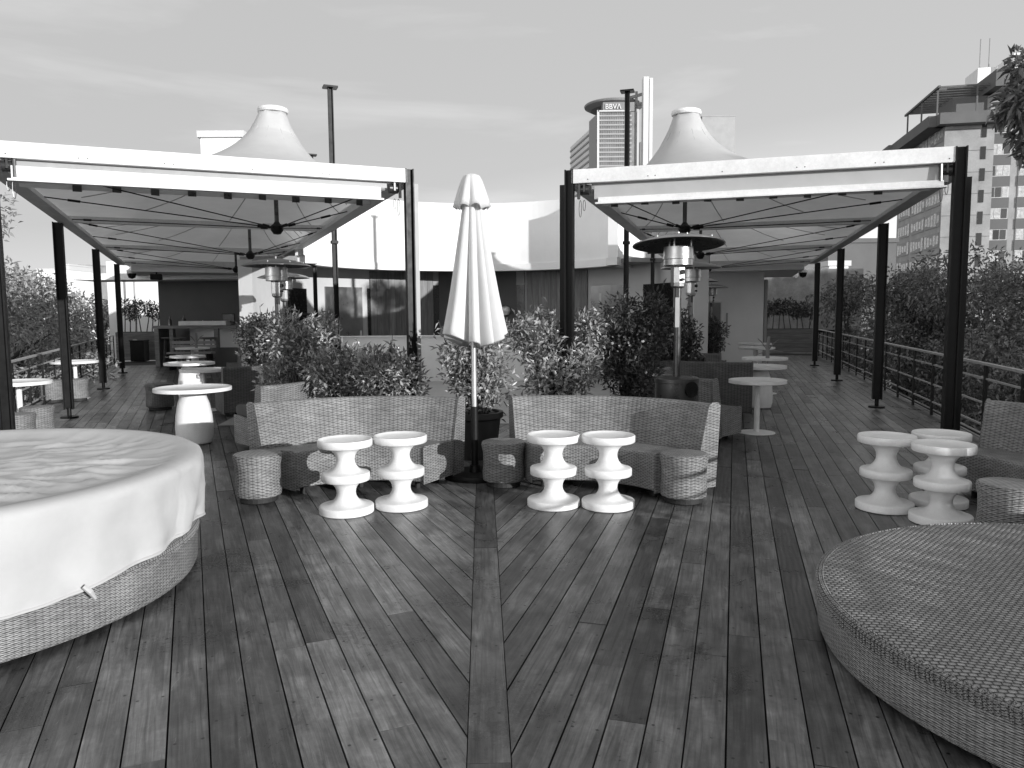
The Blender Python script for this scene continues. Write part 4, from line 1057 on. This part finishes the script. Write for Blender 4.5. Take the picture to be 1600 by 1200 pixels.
# ------------------------------------------------------------------ trees
def tree(label, loc, crown, n, ls, dark, top, grp=None, zs=0.):
    o = thing('leafy_tree', label, 'tree', loc, 0, grp)
    pos, d = clumps(n, crown, .35); d = d * .5 + rng.normal(size=d.shape) * .6 + np.array([0, 0, -.25])
    # leaflets hang in sprays
    leaf_mesh('crown', pos, d, ls * (.7 + .7 * rng.random(n)), ls * (.14 + .10 * rng.random(n)), 'treeleaf_shaded' if dark else 'treeleaf', o)
    b = MB(); b.tube([(0, 0, 0), (.1, .05, top * .45), (0, .1, top * .8), (.1, 0, top)], [.2, .17, .11, .03], 10)
    for c, r in crown[:9]:
        zb = max(1., min(top * .8, c[2] - 1.4)); b.tube([(0, .05, zb), (c[0] * .5, c[1] * .5, (zb + c[2]) / 2 + .2), (c[0], c[1], c[2])], [.08, .05, .015], 6)
    b.build('trunk', 'bark', o)
    return o
def rcrown(w_, z0, z1, k, rs):
    out = []
    for q in range(k):
        a = random.uniform(0, 2 * PI); z = random.uniform(z0, z1); f = 1 - .75 * max(0, (z - (z0 + z1) / 2) / (z1 - z0) * 2) ** 1.5
        e = w_ * f * random.random() ** .5; rr = rs * random.uniform(.65, 1.2)
        out.append(((e * cos(a), e * sin(a), z), (rr, rr, rr * .75)))
    return out
GZ = -7.2
tl = [('big sunlit leafy tree at the left edge beyond the railing', -12.9, 18.2, 2.0, 4.0, 11.4, 15000, .15),
      ('sunlit leafy tree beyond the left railing, seen left of the nearest dark post', -15.6, 23.8, 1.9, 3.2, 10.0, 12000, .16),
      ('shaded lower tree close against the left railing under the big one', -11.6, 14.2, 1.6, 2.6, 8.2, 9000, .14),
      ('sunlit tree beyond the left railing, between the first and second dark posts', -18.4, 30.5, 2.2, 3.2, 9.6, 10000, .19),
      ('sunlit tree beyond the left railing, between the second and third dark posts', -20.6, 38, 2.1, 3.4, 9.6, 9000, .22),
      ('leafy tree low behind the left railing under the rail tables', -15.0, 21.0, 1.8, 2.4, 7.8, 8000, .15)]
for lb_, x, y, w_, z0, z1, n, ls in tl:
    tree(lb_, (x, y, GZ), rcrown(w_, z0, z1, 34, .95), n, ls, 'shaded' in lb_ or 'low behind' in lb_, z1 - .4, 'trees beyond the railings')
trr = [('dark tree right of the farthest right canopy post beyond the railing', 12.4, 23.5, 1.9, 4., 9.9, 11000, .16),
       ('dark tree in front of the apartment block, between two black posts', 12.3, 21.0, 2.0, 3.2, 10.5, 13000, .15),
       ('dark tree right of the nearest right canopy post', 15.2, 21.5, 2.2, 3.2, 10.3, 13000, .15),
       ('dark tree at the right edge below the apartment windows', 13.4, 16.4, 2.0, 3., 9.0, 11000, .14),
       ('low dark tree close behind the right railing', 9.9, 14.9, 1.6, 2.6, 7.9, 9000, .13),
       ('low dark tree behind the right railing near the wicker sofa', 9.0, 10.6, 1.5, 2.5, 7.4, 8000, .12),
       ('dim tree farther back behind the right railing, left of the others', 13.3, 30, 2.2, 3., 9.6, 8000, .19),
       ('dim tree far back filling the gap left of the apartment block', 19.5, 36, 2.6, 3., 10.2, 8000, .22),
       ('dim tree far back under the apartment windows near the right edge', 22.5, 34, 2.8, 3., 10.4, 8000, .22)]
for lb_, x, y, w_, z0, z1, n, ls in trr:
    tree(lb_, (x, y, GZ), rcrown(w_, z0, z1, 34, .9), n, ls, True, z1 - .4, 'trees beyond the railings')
tree('tall tree whose drooping branch enters at the upper right corner', (8.3, 8.9, GZ), [((-2.28 + random.uniform(-.32, .6), random.uniform(-.4, .4), 11.12 + random.uniform(-.5, .5)), (.28, .28, .2)) for _ in range(13)] + rcrown(1.2, 10.8, 12.6, 8, .5), 5600, .14, True, 12.0)

# ------------------------------------------------------------------ apartments, tower, other far buildings
ap = thing('apartment_block', 'tall concrete apartment block with a stepped roof at the upper right', 'building', (60.0, 107.0, GZ), -R(12.3))
b = MB(); TOP = 34.2
b.box((3.1, 11, TOP / 2), (6.2, 22, TOP)); b.build('wall', 'concrete', ap)
b = MB(); b.box((16, 11.8, TOP / 2 + 2), (20.4, 20, TOP + 4)); b.build('rear_block', 'concrete', ap)
fl_h = 2.92
b = MB()
for k in range(12): b.box((3.1, -.02, TOP - .6 - k * fl_h), (6.2, .05, .06))
b.build('joint_lines', 'concreted', ap)
for k in range(11):
    z = TOP - 1.6 - k * fl_h
    b = MB(); b.box((4.9, -.03, z + .6), (.62, .1, 1.7)); wn_ = b.build('narrow_window', 'glass', ap)
    for c0, wd_ in ((7.6, 2.6), (11.5, 2.9), (15.6, 2.9)):
        zz = z + 1.3
        b = MB(); b.box((c0, 1.73, zz), (wd_, .1, 1.5)); fr = b.build('window', 'paper', ap)
        for q in range(3):
            b = MB(); b.box((c0 - wd_ / 2 + (q + .5) * wd_ / 3, 1.66, zz), (wd_ / 3 - .12, .06, 1.34)); b.build('pane', random.choice(('glassl', 'glassl', 'glass', 'screen')), fr)
        b = MB(); b.box((c0, 1.70, zz - 1.48), (wd_ + .2, .14, 1.42)); b.build('spandrel', 'spandrel', ap)
    for c0 in (3.6, 10.4, 17.6):
        b = MB(); b.box((-.03, c0, z + .7), (.1, 6.2, 2.1)); fr = b.build('side_window', 'towergrey', ap)
        b = MB()
        for q in range(5): b.box((-.1, c0 - 2.6 + q * 1.3, z + .7), (.04, .9, random.uniform(.9, 1.9)))
        b.build('side_pane', 'glassl', fr)
b = MB(); b.box((3.9, -.5, TOP + .6), (10.2, 2.6, 1.5)); b.box((-1.0, 11, TOP + .6), (2.4, 22.5, 1.5)); b.box((-1.6, 21, TOP + .4), (2.2, 6, 1.8)); b.build('roof_overhang', 'concreted', ap)
b = MB()
for y in (1., 8., 15.): b.box((-.8, y, TOP + 3.2), (.2, .2, 4.2))
for x in (4., 8.): b.box((x, 0.5, TOP + 3.2), (.2, .2, 4.2))
for q in range(12): b.box((3.5, .5 + q * 1.3, TOP + 5.3), (9, .25, .25))
b.box((-.9, 8, TOP + 5.3), (.3, 16, .3)); b.build('pergola', 'concreted', ap)
b = MB(); b.box((5, 5, TOP + 2.6), (7, 6, 3.2)); b.build('penthouse', 'spandrel', ap)
b = MB(); b.box((9.5, 3.0, TOP + 5.6), (8, 9, 2.2)); b.box((15.5, 4, TOP + 4.8), (11, 7, 1.6)); b.build('upper_slab', 'concreted', ap)
b = MB(); b.box((7.6, 10, TOP + 8.), (2.6, 5, 3.)); b.box((12.5, 9, TOP + 8.6), (4.4, 6, 4.4)); b.build('roof_tank', 'wall', ap)
b = MB()
for x in (7., 8.2): b.tube([(x, 9, TOP + 10), (x, 9, TOP + 14)], .08, 5)
b.build('antenna', 'steelgrey', ap)

D = 300.; k_ = D / 1180.
def X_(px): return (px - 800) * k_
def Z_(py): return 1.6 + (488 - py) * k_
tw_ = thing('office_tower', 'distant glass office tower with lettered sign and round roof deck', 'building', (0, D, GZ)); z0 = 0.
zt = lambda py: Z_(py) - GZ
b = MB(); b.box(((X_(935) + X_(993)) / 2, 14, zt(184) / 2), (X_(993) - X_(935), 28, zt(184))); b.build('main_block', 'towerglass', tw_)
b = MB(); n = 17
for q in range(n): b.box(((X_(935) + X_(985)) / 2, -.15, zt(190) - q * 1.72), (X_(985) - X_(935), .3, .55))
b.build('floor_bands', 'tower_band', tw_)
b = MB()
for q in range(14): b.box((X_(938) + q * .88, -.12, zt(184) / 2), (.16, .22, zt(184) - .3))
b.build('mullions', 'towergrey', tw_)
b = MB(); b.box((X_(933.5), -.3, zt(182) / 2), (.75, .8, zt(182))); b.box(((X_(933) + X_(982)) / 2, -.35, zt(183.3)), (X_(982) - X_(933), .7, .5)); b.build('corner_frame', 'towerlite', tw_)
b = MB(); b.box(((X_(941) + X_(990)) / 2, 4, zt(176.5)), (X_(990) - X_(941), 8, 3.4)); sgn = b.build('sign_panel', 'towergrey', tw_)
cu = bpy.data.curves.new('sign_text', 'FONT'); cu.body = 'BBV\u039b'; cu.size = 2.6; cu.extrude = .15; cu.align_x = 'CENTER'; cu.align_y = 'CENTER'; cu.offset = .02; cu.space_character = 1.0
to = bpy.data.objects.new('sign_text_tmp', cu); COL.objects.link(to)
bpy.context.view_layer.update()
tm = bpy.data.meshes.new_from_object(to.evaluated_get(bpy.context.evaluated_depsgraph_get())); bpy.data.objects.remove(to)
tm.materials.clear(); tm.materials.append(M['paper']); lt = bpy.data.objects.new('sign_lettering', tm); COL.objects.link(lt); lt.parent = sgn
lt.location = (X_(956.5), -.25, zt(176.8)); lt.rotation_euler = (R(90), 0, 0)
b = MB(); b.lathe([(0, 0), (9.2, 0), (11.5, 1.2), (11.7, 1.8), (11.3, 2.2), (0, 2.6)], 44, (X_(963), 12, zt(170.5)), ); b.build('roof_deck', 'towergrey', tw_, smooth=True)
b = MB(); b.box((X_(973), 16, zt(172)), (9, 6, 3)); b.build('roof_core', 'towergrey', tw_)
dv = Vector((-.158, .987, 0)); c0 = Vector((X_(932.5), 0.5, 0)); c1 = c0 + dv * 44
b = MB(); T0 = zt(199)
b.hexa([Vector((q.x, q.y, 0)) for q in (c0, c0 + Vector((6, 3, 0)), c1 + Vector((6, 0, 0)), c1)], [Vector((q.x, q.y, T0)) for q in (c0, c0 + Vector((6, 3, 0)), c1 + Vector((6, 0, 0)), c1)]); b.build('side_wing', 'towerlite', tw_)
b = MB(); nrm = Vector((-dv.y, dv.x, 0))
for q in range(17): b.bar(c0 + nrm * .1 + Vector((0, 0, T0 - 2 - q * 2.6)), c1 + nrm * .1 + Vector((0, 0, T0 - 2 - q * 2.6)), .4, .7)
b.build('side_bands', 'towergrey', tw_)
b = MB(); b.hexa([Vector((q.x, q.y, 0)) for q in (c0 + nrm * .3 + Vector((-.0, 0, 0)), c0 + nrm * .3 + dv * 11, c0 + nrm * .1 + dv * 11, c0 + nrm * .1)][::-1], [Vector((q.x, q.y, T0 + 3)) for q in (c0 + nrm * .3, c0 + nrm * .3 + dv * 11, c0 + nrm * .1 + dv * 11, c0 + nrm * .1)][::-1]); b.build('dark_strip', 'towergrey', tw_)
for x0, x1, yt, m_ in ((984, 990, 168, 'towergrey'), (992, 996.5, 174, 'towergrey'), (996.5, 1000, 174, 'towerlite'), (1000.5, 1008.5, 136, 'towerlite'), (1009.5, 1014.5, 138, 'towerlite')):
    b = MB(); b.box(((X_(x0) + X_(x1)) / 2, 8 if x0 < 1000 else -1, zt(yt) / 2), (X_(x1) - X_(x0), 4, zt(yt))); b.build('pier', m_, tw_)
b = MB(); b.bar((X_(978), 2, zt(163)), (X_(1002), 2, zt(156)), 1, 1.); b.bar((X_(978), 2, zt(174)), (X_(1002), 2, zt(170)), 1, 1.); b.box((X_(993), 2, zt(164)), (.9, .9, 6)); b.build('roof_truss', 'towergrey', tw_)
b = MB(); b.box((X_(1017), 20, zt(216) / 2), (5, 10, zt(216))); b.build('rear_block', 'towergrey', tw_)
def block(label, px0, px1, py, Dm, mat, name='far_building', dp=12., bands=0, bm_='towergrey'):
    kk = Dm / 1180.; x0, x1 = (px0 - 800) * kk, (px1 - 800) * kk; h = 1.6 + (490 - py) * kk - GZ
    o = thing(name, label, 'building', ((x0 + x1) / 2, Dm, GZ))
    b = MB(); b.box((0, dp / 2, h / 2), (x1 - x0, dp, h)); b.build('wall', mat, o)
    if bands:
        for q in range(bands):
            b = MB(); b.box((0, -.05, h - 2.2 - q * 3.1), (x1 - x0 - 1., .1, 1.5)); b.build('window_band', bm_, o)
    b = MB(); b.box((0, dp / 2, h + .2), (x1 - x0 + .3, dp + .3, .4)); b.build('parapet', 'towerlite' if mat in ('wall', 'towerlite') else mat, o)
    return o
block('grey slab tower with banded windows far behind the left railing trees', 131, 160, 412, 230, 'concrete', bands=6)
block('pale lower tower beside the grey slab tower far left', 160, 186, 418, 260, 'towerlite', bands=5)
block('broad white building far left between trees and first dark post', 66, 116, 418, 190, 'wall')
block('slim pale tower just right of the broad white building far left', 108, 117, 411, 215, 'towerlite')
block('white rooftop box showing beside the left canopy cone', 328, 392, 220, 48, 'wall', 'rooftop_box', 5.)
block('plain grey high-rise showing behind the right canopy cone', 1092, 1142, 194, 330, 'tower_band')
block('long low grey building behind the right-hand trees', 1290, 1395, 385, 70, 'concreted', 'low_building', 10.)
block('white sunlit low building between the far right posts', 1292, 1322, 420, 60, 'wall', 'low_building', 6.)
# unseen blockers added behind the camera to keep the sun off the right-hand side
def sq(s, q, z=0.): return Vector((-s * cos(SUN_AZ) + q * sin(SUN_AZ), s * sin(SUN_AZ) + q * cos(SUN_AZ), z))
nb = thing('unseen_sun_blocker', 'added unseen block behind the viewpoint that shades the right side', 'building', (0, 0, 0))
b = MB()
for s0_, s1_, zz_ in ((6.12, 7.8, 7.0), (7.8, 9., 8.3)):
    q = [sq(s0_, 27), sq(s0_, 39), sq(s1_, 39), sq(s1_, 27)]; b.hexa([Vector((x.x, x.y, GZ)) for x in q], [Vector((x.x, x.y, zz_)) for x in q])  # stepped heights set where the cast shade should end
q = [sq(9, 27), sq(9, 39), sq(17, 39), sq(17, 27)]; b.hexa([Vector((x.x, x.y, GZ)) for x in q], [Vector((x.x, x.y, 9.5)) for x in q]); b.build('wall', 'wallgrey', nb)
b = MB(); q = [sq(17, 30), sq(17, 42), sq(46, 42), sq(46, 30)]; b.hexa([Vector((x.x, x.y, GZ)) for x in q], [Vector((x.x, x.y, 11.5)) for x in q]); b.build('tall_blocker', 'wallgrey', nb)
hb_ = thing('added_shade_hedge', 'added unseen leafy screen behind the viewpoint, shading the bare daybed', 'hedge', sq(4.0, 4.0), R(43))
lumps = [((x, 0, z), (.35, .3, .3)) for x in np.linspace(-1.95, 1.95, 11) for z in (.3, .65, 1.0)]
pos, d = clumps(7000, lumps, .0); leaf_mesh('foliage', pos, d + rng.normal(size=d.shape), .09, .03, 'leafd', hb_)
b = MB(); b.box((0, 0, .6), (4.1, .25, 1.15)); b.build('stem', 'bark', hb_)  # solid core inside the added hedge, there to block the low sun
